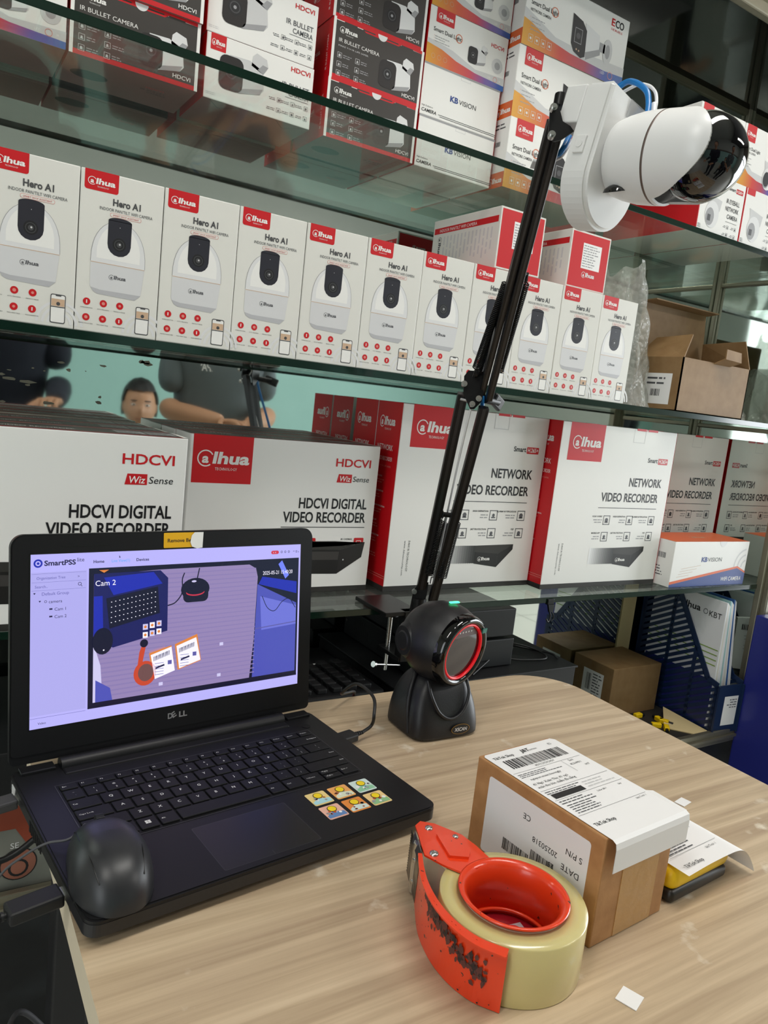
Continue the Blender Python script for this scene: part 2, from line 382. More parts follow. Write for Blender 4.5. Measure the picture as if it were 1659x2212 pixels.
m_base = mat('dusty_black_panel', '#15171a', .5, bump=(12, .6)); noise_mix(m_base, '#0d0f11', '#2a2e31', 6, .5, .75, (1, 1, 2.2))
b = MB(); b.box((CL, SY - .015, FZ), (MX + .01, MY + .02, -.27), m_base); cpart('base_panel', b)
for z, lab in ((.805, 'upper glass shelf holding the stacked camera cartons'), (.461, 'middle glass shelf under the row of white camera boxes'), (.093, 'lower glass shelf under the large recorder cartons')):
    t = tag(empty('glass_shelf', (0, SY, z)), lab, 'shelf', 'glass shelves in the cabinet')
    x1 = MX - .001; b = MB(); w0 = CL
    V = [(w0, 0, -.008), (x1, 0, -.008), (x1, MY - SY - .001, -.008), (w0, MY - SY - .001, -.008), (w0, 0, 0), (x1, 0, 0), (x1, MY - SY - .001, 0), (w0, MY - SY - .001, 0)]
    b.add(V, [(3, 2, 1, 0), (4, 5, 6, 7)], m_glass); b.build('glass_pane', t)
    b = MB(); b.box((w0, -.0006, -.0105), (x1, .0006, .0002), m_edge, .0004, 1); b.build('polished_edge', t)

# ------------------------------------------------------------------ the table
def wood_mat():
    m = mat('oak_laminate', '#c4ab86', .38); n = m.node_tree.nodes; L = m.node_tree.links; pb = n['Principled BSDF']
    tc = n.new('ShaderNodeTexCoord'); mp = n.new('ShaderNodeMapping'); mp.inputs['Scale'].default_value = (1.3, 34, 30)
    nz = n.new('ShaderNodeTexNoise'); nz.inputs['Scale'].default_value = 1.6; nz.inputs['Detail'].default_value = 5; nz.inputs['Distortion'].default_value = .9
    r = n.new('ShaderNodeValToRGB'); e = r.color_ramp.elements
    e[0].position = .28; e[0].color = (*hexc('#ab9378'), 1); e[1].position = .72; e[1].color = (*hexc('#d1bc9e'), 1)
    k = e.new(.45); k.color = (*hexc('#b9a386'), 1); k = e.new(.56); k.color = (*hexc('#c6b092'), 1)
    mp2 = n.new('ShaderNodeMapping'); mp2.inputs['Scale'].default_value = (6, 220, 30); n2 = n.new('ShaderNodeTexNoise'); n2.inputs['Scale'].default_value = 1.5; n2.inputs['Detail'].default_value = 3
    mx = n.new('ShaderNodeMixRGB'); mx.blend_type = 'MULTIPLY'; mx.inputs[0].default_value = .35
    r2 = n.new('ShaderNodeValToRGB'); r2.color_ramp.elements[0].position = .35; r2.color_ramp.elements[0].color = (.74, .71, .67, 1); r2.color_ramp.elements[1].position = .6; r2.color_ramp.elements[1].color = (1, 1, 1, 1)
    # worn chalky scuffs
    n3 = n.new('ShaderNodeTexNoise'); n3.inputs['Scale'].default_value = 38; n3.inputs['Detail'].default_value = 9; n4 = n.new('ShaderNodeTexNoise'); n4.inputs['Scale'].default_value = 9; n4.inputs['Detail'].default_value = 2
    mu = n.new('ShaderNodeMath'); mu.operation = 'MULTIPLY'; r3 = n.new('ShaderNodeValToRGB'); r3.color_ramp.elements[0].position = .365; r3.color_ramp.elements[1].position = .47
    mx2 = n.new('ShaderNodeMixRGB'); mx2.inputs[2].default_value = (*hexc('#ddd2be'), 1)
    L.new(tc.outputs['Object'], mp.inputs[0]); L.new(mp.outputs[0], nz.inputs['Vector']); L.new(nz.outputs['Fac'], r.inputs[0])
    L.new(tc.outputs['Object'], mp2.inputs[0]); L.new(mp2.outputs[0], n2.inputs['Vector']); L.new(n2.outputs['Fac'], r2.inputs[0])
    L.new(r.outputs[0], mx.inputs[1]); L.new(r2.outputs[0], mx.inputs[2])
    L.new(tc.outputs['Object'], n3.inputs['Vector']); L.new(tc.outputs['Object'], n4.inputs['Vector']); L.new(n3.outputs['Fac'], mu.inputs[0]); L.new(n4.outputs['Fac'], mu.inputs[1])
    L.new(mu.outputs[0], r3.inputs[0]); L.new(r3.outputs[0], mx2.inputs[0]); L.new(mx.outputs[0], mx2.inputs[1]); L.new(mx2.outputs[0], pb.inputs['Base Color'])
    return m
m_wood = wood_mat(); m_band = mat('pale_edge_band', '#e4d6bc', .45, bump=(60, .2))
TX0, TX1, TY0, TY1 = -.146, .652, -.66, .093
def rpoly(x0, y0, x1, y1, rs, n=10):
    out = []
    for (cx, cy, a0), r in zip(((x0 + rs[0], y0 + rs[0], PI), (x1 - rs[1], y0 + rs[1], 1.5 * PI), (x1 - rs[2], y1 - rs[2], 0), (x0 + rs[3], y1 - rs[3], .5 * PI)), rs):
        for k in range(n + 1): t = a0 + k * PI / 2 / n; out.append((cx + r * math.cos(t), cy + r * math.sin(t)))
    return out
tab = tag(empty('desk', (0, 0, FZ)), 'oak-look laminate desk with pale edge and rounded corner before the cabinet', 'desk')
b = MB(); b.M = Matrix.Translation((0, 0, -FZ)); b.prism(rpoly(TX0, TY0, TX1, TY1, (.03, .08, .085, .03)), -.027, 0, m_band, cap=m_wood); b.build('desktop', tab)
for x, y in ((TX0 + .05, TY0 + .05), (TX1 - .09, TY0 + .09), (TX1 - .09, TY1 - .09), (TX0 + .05, TY1 - .05)):
    b = MB(); b.box((x - .02, y - .02, 0), (x + .02, y + .02, -FZ - .0265), mat('leg_black', '#1c1c1e', .5), .003); b.build('leg', tab)
for k, (px, py, w, h, rz) in enumerate(((1360, 2157, .017, .016, .35), (1475, 1733, .018, .012, .2), )):
    c = atZ(px, py, .0003); b = MB(); b.box((-w / 2, -h / 2, 0), (w / 2, h / 2, .0006), PAPER)
    tag(b.build('paper_scrap', None, c, (0, 0, rz)), ['white square paper scrap on the desk in front of the tape roll', 'white paper scrap on the desk beside the labelled carton'][k], 'paper scrap')

# ------------------------------------------------------------------ printed cartons
def carton(w, d, h, body, bev=.0012):
    mb = MB(); mb.box((0, 0, 0), (w, d, h), body, bev, 2); return mb
def tabs(F, w, h, m):      # die-cut closing tab lines near the top
    F.rect(w * .52, h * .90, .0006, h * .10, m); F.rect(w * .66, h * .90, .0006, h * .10, m); F.rect(w * .52, h * .90, w * .14, .0006, m)
def bullet_pic(F, u, v, s, dark, light, mid, l=2):
    """printed picture of a bullet camera about s wide: dark round-cornered front, white barrel, wall mount"""
    F.poly([(u + s * .66, v + s * .60), (u + s * .92, v + s * .50), (u + s * 1.02, v + s * .66), (u + s * .98, v + s * .80), (u + s * .76, v + s * .86), (u + s * .68, v + s * .78)], light, l)
    F.poly([(u + s * .80, v + s * .56), (u + s * .92, v + s * .50), (u + s * 1.02, v + s * .66), (u + s * .90, v + s * .68)], mid, l + .5)
    F.poly([(u + s * .20, v + s * .66), (u + s * .62, v + s * .68), (u + s * .92, v + s * .56), (u + s * .96, v + s * .20), (u + s * .88, v + s * .10), (u + s * .42, v)], light, l)
    F.poly([(u + s * .42, v), (u + s * .88, v + s * .10), (u + s * .94, v + s * .22), (u + s * .46, v + s * .10)], mid, l + 1)
    F.rrect(u, v, s * .50, s * .64, s * .14, dark, l + 1)
    F.disc(u + s * .25, v + s * .33, s * .15, INK, l + 2); F.ring(u + s * .25, v + s * .33, s * .11, s * .02, DGREY, l + 3, n=16); F.disc(u + s * .25, v + s * .33, s * .035, MGREY, l + 3, 8)
def icons6(F, u, v, dx, dy, a, m, tm, cols=2, al='L'):
    for i in range(3):
        for j in range(cols):
            F.icon(u + j * dx, v - i * dy, a, m, 2, i * 3 + j)
            if al == 'L': F.tinytext(u + j * dx + a * 1.3, v - i * dy + a * .6, dx * .5, 2, a * .38, tm, 2, 'L', i + j)
            else: F.tinytext(u + j * dx - dx * .6, v - i * dy + a * .6, dx * .5, 2, a * .38, tm, 2, 'R', i + j)
BW, BD, BH = .1635, .112, .0848
def bullet_dark():
    mb = carton(BW, BD, BH, CHAR); F = front(mb, BW, BD, BH)
    F.rect(0, 0, BW, BH, WHITE, .5); F.rect(.0045, .0045, BW - .009, BH - .009, CHAR, 1); F.rect(.0045, 0, BW - .009, .006, RED, 1.2)
    F.poly([(.0045, BH), (.0045, BH - .0035), (.05, BH - .0035), (.055, BH - .007), (.115, BH - .007), (.12, BH - .0035), (BW - .0045, BH - .0045), (BW - .0045, BH)], RED, 1.5)
    for u in (.018, .05, .092, .12): F.rect(u, BH - .005, .022, .0018, CHAR, 1.8)
    F.ring(.085, BH - .001, .0085, .0085, PALE, 2, PI, 2 * PI, 12)
    F.logo(.011, BH - .018, .0062, WHITE, w=.031); F.text('IR BULLET CAMERA', .011, BH - .0325, .0055, WHITE, w=.071, l=2)
    F.text('MAKE YOUR LIFE SAFER', .011, BH - .039, .0023, LGREY, w=.052, l=2, res=1)
    icons6(F, .0105, .030, .031, .0125, .0075, LGREY, MGREY)
    bullet_pic(F, .084, .012, .062, mat('print_camera_dark', '#262222', .4), PALE, MGREY)
    F.text('HDCVI', BW - .034, .009, .0052, WHITE, w=.024, bold=.01, l=2)
    for G, ww in ((left(mb, BW, BD, BH), BD), (right(mb, BW, BD, BH), BD)):
        G.rect(0, 0, ww, BH, RED, .5)
        G.text('IR BULLET CAMERA', ww - .012, BH * .15, .005, WHITE, w=.05, ang=PI / 2, l=1.5, res=2); G.logo(ww * .35, BH * .5, .007, WHITE, w=.034)
    G = bottom(mb, BW, BD, BH); G.rect(0, 0, BW, BD, mat('carton_pinkish', '#8f6f6c', .5), .5); G.disc(.035, .05, .024, BLACKC, 1.2, 18, .016)
    G.text('HDCVI', .105, .07, .005, RED, w=.024, l=1.5); G.text('IR BULLET', .10, .06, .005, INK, w=.034, l=1.5); G.text('CAMERA', .11, .052, .005, INK, w=.026, l=1.5)
    G = top(mb, BW, BD, BH); G.rect(0, 0, BW, BD, RED, .5); return mb
def bullet_white(second=False):
    mb = carton(BW, BD, BH, WHITE); F = front(mb, BW, BD, BH)
    if not second: F.rrect(.006, BH - .021, .022, .021, .001, RED, 1); F.logo(.0075, BH - .0135, .0058, WHITE, w=.019)
    F.text('IR BULLET', BW - .006, BH * .56, .0072, TEXTG, w=.043, al='R', bold=.012, l=2); F.text('CAMERA', BW - .006, BH * .44, .0072, TEXTG, w=.032, al='R', bold=.012, l=2)
    F.rect(BW - .043, BH * .405, .037, .0006, TEXTG, 2); F.text('HDCVI', BW - .006, BH * .84, .0066, RED, w=.031, al='R', bold=.02, l=2)
    for i in range(3):
        for j in range(2):
            F.icon(BW - .012 - i * .0215, BH * .28 - j * .014, .0062, TEXTG, 2, i + j); F.tinytext(BW - .029 - i * .0215, BH * .28 - j * .014 + .0035, .014, 2, .0022, TEXTG, 2, 'R', i * 2 + j)
    bullet_pic(F, .020, .018, .070, mat('print_camera_dark', '#262222', .4), LGREY, MGREY); F.tinytext(.003, .008, .02, 2, .002, LGREY, 1, seed=8)
    for G in (left(mb, BW, BD, BH), right(mb, BW, BD, BH)): G.rect(0, 0, BD, BH, RED, .5)
    G = bottom(mb, BW, BD, BH); G.rect(0, 0, BW, BD, mat('carton_pinkish', '#8f6f6c', .5), .5)
    G.line((.01, .11), (.03, .085), .0008, INK, 1.2); G.line((.03, .085), (.055, .11), .0008, INK, 1.2); G.line((.11, .11), (.13, .085), .0008, INK, 1.2); G.line((.13, .085), (.155, .11), .0008, INK, 1.2)
    return mb
G4 = [(0, '#d59a2e'), (.3, '#cf5a34'), (.55, '#c23446'), (.75, '#6a4a9a'), (1, '#2b62a8')]
def dual_hdcvi():
    mb = carton(BW, BD, BH, WHITE); F = front(mb, BW, BD, BH); g = grad_mat('rainbow_band_small', G4, 0, BW)
    F.poly([(0, BH * .42), (.05, BH * .36), (.10, BH * .20), (BW, BH * .24), (BW, 0), (0, 0)], LGREY, 1)
    F.poly([(0, BH * .34), (.03, BH * .30), (.06, BH * .20), (.10, BH * .13), (BW, BH * .10), (BW, 0), (0, 0)], g, 1.5)
    F.rrect(.013, BH - .022, .036, .022, .001, RED, 2); F.logo(.0165, BH - .014, .0062, WHITE, w=.030, l=3)
    F.text('Smart Dual Light', .010, BH - .036, .0062, INK, w=.056, bold=.01, l=2); F.ring(.061, BH - .033, .0068, .0011, ORANGE, 2.5, n=16)
    for i in range(3): F.rect(.012, BH - .043 - i * .0036, .0007, .0007, ORANGE, 2); F.tinytext(.014, BH - .0435 - i * .0036, .030, 1, .0025, MGREY, 2, seed=i)
    F.text('HDCVI', BW - .008, BH * .73, .0060, RED, w=.028, al='R', bold=.02, l=2); bullet_pic(F, .082, BH * .28, .040, INK, PALE, MGREY, 2); F.disc(.145, BH * .42, .012, LGREY, 2, 14); F.disc(.145, BH * .42, .006, MGREY, 3, 12)
    for i in range(3): F.ring(.014 + i * .012, BH * .14, .0038, .0005, TAN, 2.5, n=12)
    F.text('LED', BW - .036, .012, .003, WHITE, l=3, res=1); F.ring(BW - .020, .0135, .0045, .0007, PINK, 3, n=12); F.text('IR', BW - .011, .012, .003, WHITE, l=3, res=1)
    for G in (left(mb, BW, BD, BH), right(mb, BW, BD, BH)): G.rect(0, 0, BD, BH, RED, .5)
    G = bottom(mb, BW, BD, BH); G.rect(0, 0, BW, BD, mat('carton_pinkish', '#8f6f6c', .5), .5); return mb
def kb_box():
    mb = carton(BW - .004, BD, BH - .005, WHITE); W, H = BW - .004, BH - .005; F = front(mb, W, BD, H)
    F.text('KB', W * .36, H * .43, .0088, BLUE, w=.0165, bold=.035, l=2); F.text('VISION', W * .475, H * .43, .0078, INK, w=.036, bold=.0, l=2)
    F.text('High Definition', .003, H * .17, .0026, INK, w=.022, sh=.2, l=2, res=1); F.text('CAMERA', .003, H * .07, .0052, INK, w=.030, sh=.2, bold=.015, l=2)
    F.line((.037, .0075), (W, .0075), .0007, INK, 2); F.line((.040, .0050), (W, .0050), .0007, INK, 2); F.rect(0, H - .003, W, .003, MGREY, 1); tabs(F, W * .9, H, LGREY)
    for G in (left(mb, W, BD, H), right(mb, W, BD, H)): G.rect(0, 0, BD, H, RED2, .5)
    return mb
EW, ED, EH = .247, .136, .1155
G5 = [(0, '#d59a2e'), (.14, '#d0882e'), (.36, '#c63c30'), (.6, '#a83a50'), (.8, '#3f55a5'), (1, '#2b62a8')]
def swoosh(F, W, H, g):
    F.poly([(0, H * .50), (W * .10, H * .43), (W * .30, H * .28), (W * .62, H * .26), (W, H * .30), (W, 0), (0, 0)], LGREY, 1)
    F.poly([(0, H * .36), (W * .07, H * .33), (W * .22, H * .22), (W * .45, H * .16), (W * .8, H * .14), (W, H * .17), (W, 0), (0, 0)], g, 1.5)
def eco_box():
    mb = carton(EW, ED, EH, WHITE); F = front(mb, EW, ED, EH); g = grad_mat('rainbow_band_wide', G5, 0, EW); swoosh(F, EW, EH, g)
    F.rrect(.015, EH - .029, .040, .029, .001, RED, 2); F.logo(.0185, EH - .018, .0075, WHITE, w=.034, l=3)
    F.text('Smart Dual Light', .012, EH - .050, .0076, INK, w=.062, bold=.01, l=2); F.ring(.066, EH - .046, .0080, .0012, ORANGE, 2.5, n=18)
    F.text('NETWORK CAMERA', .012, EH - .0605, .0048, DGREY, w=.047, bold=.01, l=2)
    for i in range(4): F.rect(.013, EH - .070 - i * .006, .0009, .0009, ORANGE, 2); F.tinytext(.016, EH - .0708 - i * .006, .032, 1, .0034, MGREY, 2, seed=i)
    for i in range(4): F.frame(.014 + i * .0145, .008, .0095, .0115, .0005, PALE, 3); F.disc(.0187 + i * .0145, .0135, .0022, PALE, 3, 8)
    F.text('E', EW - .046, EH * .82, .0125, RED, w=.0085, bold=.02, l=2); F.text('CO', EW - .036, EH * .82, .0125, INK, w=.022, bold=.02, l=2); F.text('SERIES', EW - .046, EH * .755, .004, RED, w=.030, l=2, res=1)
    u, v = .110, EH * .22
    F.poly([(u + .03, v + .052), (u + .066, v + .043), (u + .072, v + .012), (u + .036, v - .006)], PALE, 3); F.poly([(u + .038, v - .006), (u + .072, v + .012), (u + .072, v + .022), (u + .036, v + .006)], MGREY, 3.5)
    F.rect(u + .069, v + .018, .014, .015, MGREY, 3); F.disc(u + .090, v + .023, .012, LGREY, 3, 16, .021); F.disc(u + .090, v + .023, .006, MGREY, 3.5, 12, .012)
    F.poly([(u - .002, v + .058), (u + .022, v + .052), (u + .034, v + .040), (u + .036, v - .002), (u + .026, v - .007), (u + .008, v - .001), (u, v + .010)], INK, 4); F.frame(u + .006, v + .014, .018, .024, .001, MGREY, 5); F.disc(u + .015, v + .026, .005, DGREY, 5, 12); F.disc(u + .014, v + .004, .0017, TAN, 5, 8); F.disc(u + .020, v + .003, .0017, TAN, 5, 8)
    F.text('LED', EW - .058, .010, .0048, WHITE, l=3, res=1); F.ring(EW - .033, .0125, .0065, .001, PINK, 3, n=14)
    G = left(mb, EW, ED, EH); G.rect(0, 0, ED, EH * .22, ORANGE, .7); G.logo(ED - .040, .008, .0085, WHITE, w=.037, sub=False); G.tinytext(ED - .04, EH * .9, .03, 2, .006, DGREY, 1, seed=5); G.barcode(ED - .05, EH * .6, .03, .008, DGREY, 1, 5, 20)
    G = bottom(mb, EW, ED, EH); G.rect(0, 0, EW, ED, mat('carton_underside', '#9a8f80', .5), .5); return mb
def eyeball_pic(F, u, v, s, l=2):
    F.poly([(u, v + s), (u + s * .8, v + s * .86), (u + s * .74, v + s * .55), (u + s * .55, v + s * .2), (u + s * .2, v + s * .3)], LGREY, l)
    F.disc(u + s * .36, v + s * .36, s * .36, PALE, l + 1, 20, s * .42); F.disc(u + s * .26, v + s * .28, s * .22, MGREY, l + 2, 16, s * .28); F.rect(u + s * .14, v + s * .14, s * .16, s * .2, DGREY, l + 3)
def eyeball_box():
    w, d, h = .133, .232, .106; mb = carton(w, d, h, WHITE); F = front(mb, w, d, h)
    F.text('IR EYEBALL', w - .012, h * .60, .0085, INK, w=.042, al='R', bold=.01, l=2); F.text('NETWORK', w - .012, h * .47, .0085, INK, w=.042, al='R', bold=.01, l=2); F.text('CAMERA', w - .012, h * .34, .0085, INK, w=.034, al='R', bold=.01, l=2)
    F.text('Smart', w - .031, h * .83, .006, INK, w=.020, al='R', bold=.02, l=2); F.rrect(w - .029, h * .81, .022, .009, .001, RED, 1.5); F.text('H.265+', w - .027, h * .83, .005, WHITE, w=.018, bold=.02, l=2.5)
    F.rect(w - .048, h * .28, .036, .0006, INK, 2); eyeball_pic(F, .020, h * .12, .058); F.rrect(.004, h - .012, .026, .012, .001, RED, 1)
    for i in range(2):
        for j in range(2): F.icon(w - .018 - i * .024, h * .16 - j * .014, .0065, INK, 2, i + j); F.tinytext(w - .030 - i * .024, h * .2 - j * .014, .010, 2, .0025, TEXTG, 2, 'R')
    F.tinytext(.004, .01, .012, 3, .0026, TEXTG, 2)
    F.rect(0, 0, .002, h, RED, 1); G = left(mb, w, d, h); G.rect(0, 0, d, h, RED2, .5); return mb
def turret_box():
    w, d, h = .135, .20, .112; mb = carton(w, d, h, WHITE); F = front(mb, w, d, h); g = grad_mat('rainbow_band_turret', G5, 0, w); swoosh(F, w, h, g)
    F.rrect(.006, h - .030, .030, .030, .001, RED, 2); F.logo(.0075, h - .019, .006, WHITE, w=.027, l=3); F.text('E', w - .050, h * .66, .012, RED, w=.008, bold=.02, l=2); F.text('CO', w - .041, h * .66, .012, INK, w=.020, bold=.02, l=2); F.text('SERIES', w - .050, h * .60, .004, RED, w=.028, l=2, res=1)
    F.text('Smart Dual Light', .008, h * .60, .006, INK, w=.050, bold=.01, l=2); F.text('NETWORK CAMERA', .008, h * .54, .004, INK, w=.036, l=2, res=1)
    for i in range(4): F.tinytext(.010, h * .46 - i * .005, .026, 1, .003, MGREY, 2, seed=i)
    eyeball_pic(F, w - .058, h * .10, .050, 3); F.disc(w - .045, h * .25, .010, INK, 7, 14, .014); return mb

# -------- the tall white pan/tilt camera box
HW, HD, HH = .0955, .0955, .184
def hero_art(F, lay=1):
    w, h = HW, HH; k = h / .182
    def V(v): return v * k
    F.rrect(.004, V(.160), .038, h - V(.160), .003, RED, 1, (1, 1, 0, 0)); F.logo(.0075, V(.1675), .0062, WHITE, w=.031, l=2)
    F.text('Hero A1', .0525, V(.1475), .0078, DGREY, w=.0320, al='C', bold=.03, l=2)
    F.text('INDOOR PAN/TILT WIFI CAMERA', .0525, V(.1405), .0037, TEXTG, w=.061, al='C', l=2, res=2)
    F.rrect(.034, V(.1345), .036, .0048, .0022, PINK, 1.2); F.rrect(.0344, V(.1345) + .0004, .0352, .004, .0019, CREAM, 1.6); F.text('SMART SHOP ASSISTANT', .052, V(.1357), .0021, RED, w=.030, al='C', l=2.2, res=1)
    cu = .046; hw = .0312
    dome = [(cu - hw, V(.081))] + [(cu + hw * math.cos(t), V(.081) + V(.049) * abs(math.sin(t)) ** .8) for t in [PI - i * PI / 20 for i in range(1, 20)]] + [(cu + hw, V(.081))]
    F.poly([(a + (a - cu) * .018, bb + .0004) for a, bb in dome], MGREY, 1); F.poly(dome, PALE, 1.4)
    F.poly([(cu - hw * .80, V(.086))] + [(cu + hw * .82 * math.cos(t), V(.086) + V(.040) * abs(math.sin(t)) ** .8) for t in [PI - i * PI / 14 for i in range(1, 14)]] + [(cu + hw * .80, V(.086))], WHITE, 1.6)
    F.poly([(cu - hw, V(.0805)), (cu - hw, V(.054)), (cu - hw + .004, V(.0475)), (cu - hw + .009, V(.0450)), (cu + hw - .010, V(.0435)), (cu + hw - .003, V(.050)), (cu + hw, V(.0805))], mat('print_camera_body', '#d2d2d3', .4), 1.4)
    F.poly([(cu - hw + .001, V(.0520)), (cu - hw + .004, V(.0475)), (cu - hw + .009, V(.0450)), (cu + hw - .010, V(.0435)), (cu + hw - .003, V(.0500)), (cu - hw + .012, V(.0500))], mat('print_camera_foot', '#b4b4b7', .4), 1.6)
    F.rect(cu - hw, V(.0803), hw * 2, .0007, TAN, 2)
    F.rrect(cu - .0135, V(.091), .027, V(.040), .0132, mat('print_lens_panel', '#2b2b33', .35), 2, (1, 1, 0, 0)); F.poly([(cu + .0135 * math.cos(PI * i / 12), V(.1305) + .0042 * math.sin(PI * i / 12)) for i in range(13)], mat('print_lens_panel', '#2b2b33', .35), 2)
    F.disc(cu, V(.1045), .0078, INK, 2.4, 18); F.ring(cu, V(.1045), .0058, .0007, DGREY, 2.8, n=16); F.disc(cu, V(.1045), .0030, DGREY, 3, 12); F.disc(cu + .0006, V(.1050), .0011, LGREY, 3.3, 8); F.disc(cu, V(.124), .0005, LGREY, 3, 6)
    F.logo(cu - .010, V(.0645), .0042, TEXTG, w=.020, sub=False, l=2)
    for j, v in enumerate((.0345, .0165)):
        for i, u in enumerate((.0125, .0315, .0505)):
            F.disc(u, V(v), .0042, RED, 1.6, 16); F.disc(u, V(v), .0016 + .0004 * ((i + j) % 2), PINK, 2, 8) if (i + j) % 3 else F.rect(u - .0006, V(v) - .002, .0012, .004, WHITE, 2)
            F.text(('HUMAN DETECTION', 'AUTO TRACKING', 'PRIVACY MASK', 'PAN/TILT FOR 360 VIEW', 'TWO-WAY TALK', 'HIGH DEFINITION')[j * 3 + i], u, V(v) - .0078, .0013, INK, w=.0135 if i != 0 or j == 0 else .016, al='C', l=2, res=1)
    for r in (.026, .020, .014): F.ring(.080, .004, r, .003, PALE, 1, 0, PI, 16)
    F.rrect(.0695, .0045, .0165, .0330, .0022, DGREY, 2); F.rrect(.0704, .0056, .0147, .0308, .0015, WHITE, 2.4); F.rect(.0704, .0225, .0147, .0012, DGREY, 2.7); F.rect(.0706, .0240, .0143, .0082, TAN, 2.7); F.disc(.078, .0268, .0022, DGREY, 3, 8); F.rect(.075, .0352, .006, .0012, DGREY, 2.8)
def hero_box():
    mb = carton(HW, HD, HH, CREAM, .001); hero_art(front(mb, HW, HD, HH))
    for G in (left(mb, HW, HD, HH), right(mb, HW, HD, HH)):
        G.rect(HD - .024 if G.u.y > 0 else .014, .004, .010, HH - .008, RED, 1)
        G.text('INDOOR PAN/TILT WIFI CAMERA', (HD - .016) if G.u.y > 0 else .022, .02, .0055, WHITE, w=.105, ang=PI / 2, l=2, res=2)
        G.tinytext(.03, HH - .02, .05, 14, .010, LGREY, 1, seed=3)
        G.logo(.03, .02, .007, TEXTG, w=.032, sub=False)
    G = top(mb, HW, HD, HH); G.rect(.003, .003, HW - .006, HD - .006, RED, .7); G.rect(.030, .035, .045, .042, PAPER, 1.4); G.tinytext(.032, .072, .040, 9, .0042, MGREY, 2, seed=9)
    G.logo(.034, .022, .007, PALE, w=.032, sub=False); G = bottom(mb, HW, HD, HH); G.rect(.003, .003, HW - .006, HD - .006, RED, .7); G.rect(.030, .035, .045, .042, PAPER, 1.4); G.tinytext(.032, .072, .040, 9, .0042, MGREY, 2, seed=9); G.logo(.034, .022, .007, PALE, w=.032, sub=False)
    return mb
hb = hero_box().build('camera_box'); hero_grp = 'white pan/tilt camera boxes in the middle row'
ords = ['at the left end, cut by the frame', 'second from the left', 'third from the left', 'fourth from the left', 'fifth from the left', 'sixth from the left', 'seventh from the left',
        'eighth from the left, behind the arm', 'ninth from the left, under the right red box', 'second from the right end', 'at the right end beside the bubble wrap']
ords[7] = 'eighth from the left, crossed by the black arm'
for i in range(11):
    o = hb if i == 0 else hb.copy()
    if i: COL.objects.link(o)
    o.location = (-.0975 - .0965 + i * .0965 + .0005, SY + .0025, .4612 ); o.rotation_euler = (0, 0, (0, .004, -.004, .006, 0, -.005, .003, 0, .004, -.003, .02)[i])
    tag(o, 'upright white pan/tilt camera box, ' + ords[i], 'box', hero_grp)
# two of the same boxes lying on top, red end forward, and one more behind them
for (x, y, lab) in ((.523, SY + .006, 'white camera box lying on its side, red end forward, behind the arm'), (.684, SY + .010, 'white camera box lying on its side, red end forward, right of the arm')):
    o = hb.copy(); COL.objects.link(o); o.rotation_euler = Euler((PI / 2, 0, 0)); o.location = (x, y + HH, .4612 + HH + .0012)
    tag(o, lab, 'box', 'camera boxes lying on the row')
    # standing box turned so that its top end faces the viewer
def place(mb, name, items, cat, group):
    o0 = None
    for (loc, lab, rz) in items:
        if o0 is None: o = mb.build(name); o0 = o
        else: o = o0.copy(); COL.objects.link(o)
        o.location = loc; o.rotation_euler = (0, 0, rz); tag(o, lab, cat, group if len(items) > 1 else None)
ZS = .8052
place(bullet_dark(), 'camera_carton', [((-.0995, .322, ZS), 'dark grey bullet camera carton at the bottom of the left dark stack', 0), ((-.0985, .318, ZS + BH), 'dark grey bullet camera carton on top of the left dark stack', 0),
      ((.2635, .333, ZS), 'dark grey bullet camera carton lowest of the three-high stack, seen through the glass', 0), ((.2640, .333, ZS + BH), 'dark grey bullet camera carton in the middle of the three-high stack', 0), ((.2625, .335, ZS + 2 * BH), 'dark grey bullet camera carton on top of the three-high stack', 0)], 'carton', 'dark bullet camera cartons')
place(bullet_white(), 'camera_carton', [((.0750, .330, ZS), 'white bullet camera carton with red logo tab between the two dark stacks, lower one', 0)], 'carton', None)
place(bullet_white(True), 'camera_carton', [((.0735, .330, ZS + BH), 'upper of the two stacked white bullet camera cartons, cut by the photo top', 0)], 'carton', None)
place(dual_hdcvi(), 'camera_carton', [((-.2665, .322, ZS), 'rainbow-banded camera carton at the far left of the upper shelf', 0), ((.4315, .335, ZS + 2 * (BH - .005)), 'rainbow-banded camera carton resting on the two white cartons', 0), ((.4325, .335, ZS + 2 * (BH - .005) + BH), 'rainbow-banded camera carton topmost in its stack, cut by the top of the photo', 0)], 'carton', 'rainbow-banded bullet camera cartons')
place(kb_box(), 'camera_carton', [((.4320, .335, ZS), 'plain white carton with blue and black lettering, lower one, seen through the glass', 0), ((.4310, .335, ZS + BH - .005), 'plain white carton with blue and black lettering, upper one', 0)], 'carton', 'plain white camera cartons')
place(eco_box(), 'camera_carton', [((.5970, .306, ZS), 'large rainbow-banded network camera carton at the bottom, mostly behind the arm', 0), ((.5975, .307, ZS + EH), 'large rainbow-banded network camera carton in the middle of its stack', 0), ((.5985, .306, ZS + 2 * EH), 'large rainbow-banded network camera carton on top with full camera picture', 0)], 'carton', 'large network camera cartons')
place(eyeball_box(), 'camera_carton', [((.992, .206, ZS), 'white eyeball camera carton with red side on the right of the upper shelf', 0), ((1.127, .206, ZS), 'white eyeball camera carton at the right edge of the photo', 0)], 'carton', 'eyeball camera cartons')
place(turret_box(), 'camera_carton', [((.957, .208, ZS + .106), 'rainbow-banded turret camera carton behind the black dome', 0), ((1.094, .208, ZS + .106), 'rainbow-banded turret camera carton at the right edge of the photo', 0)], 'carton', 'turret camera cartons')

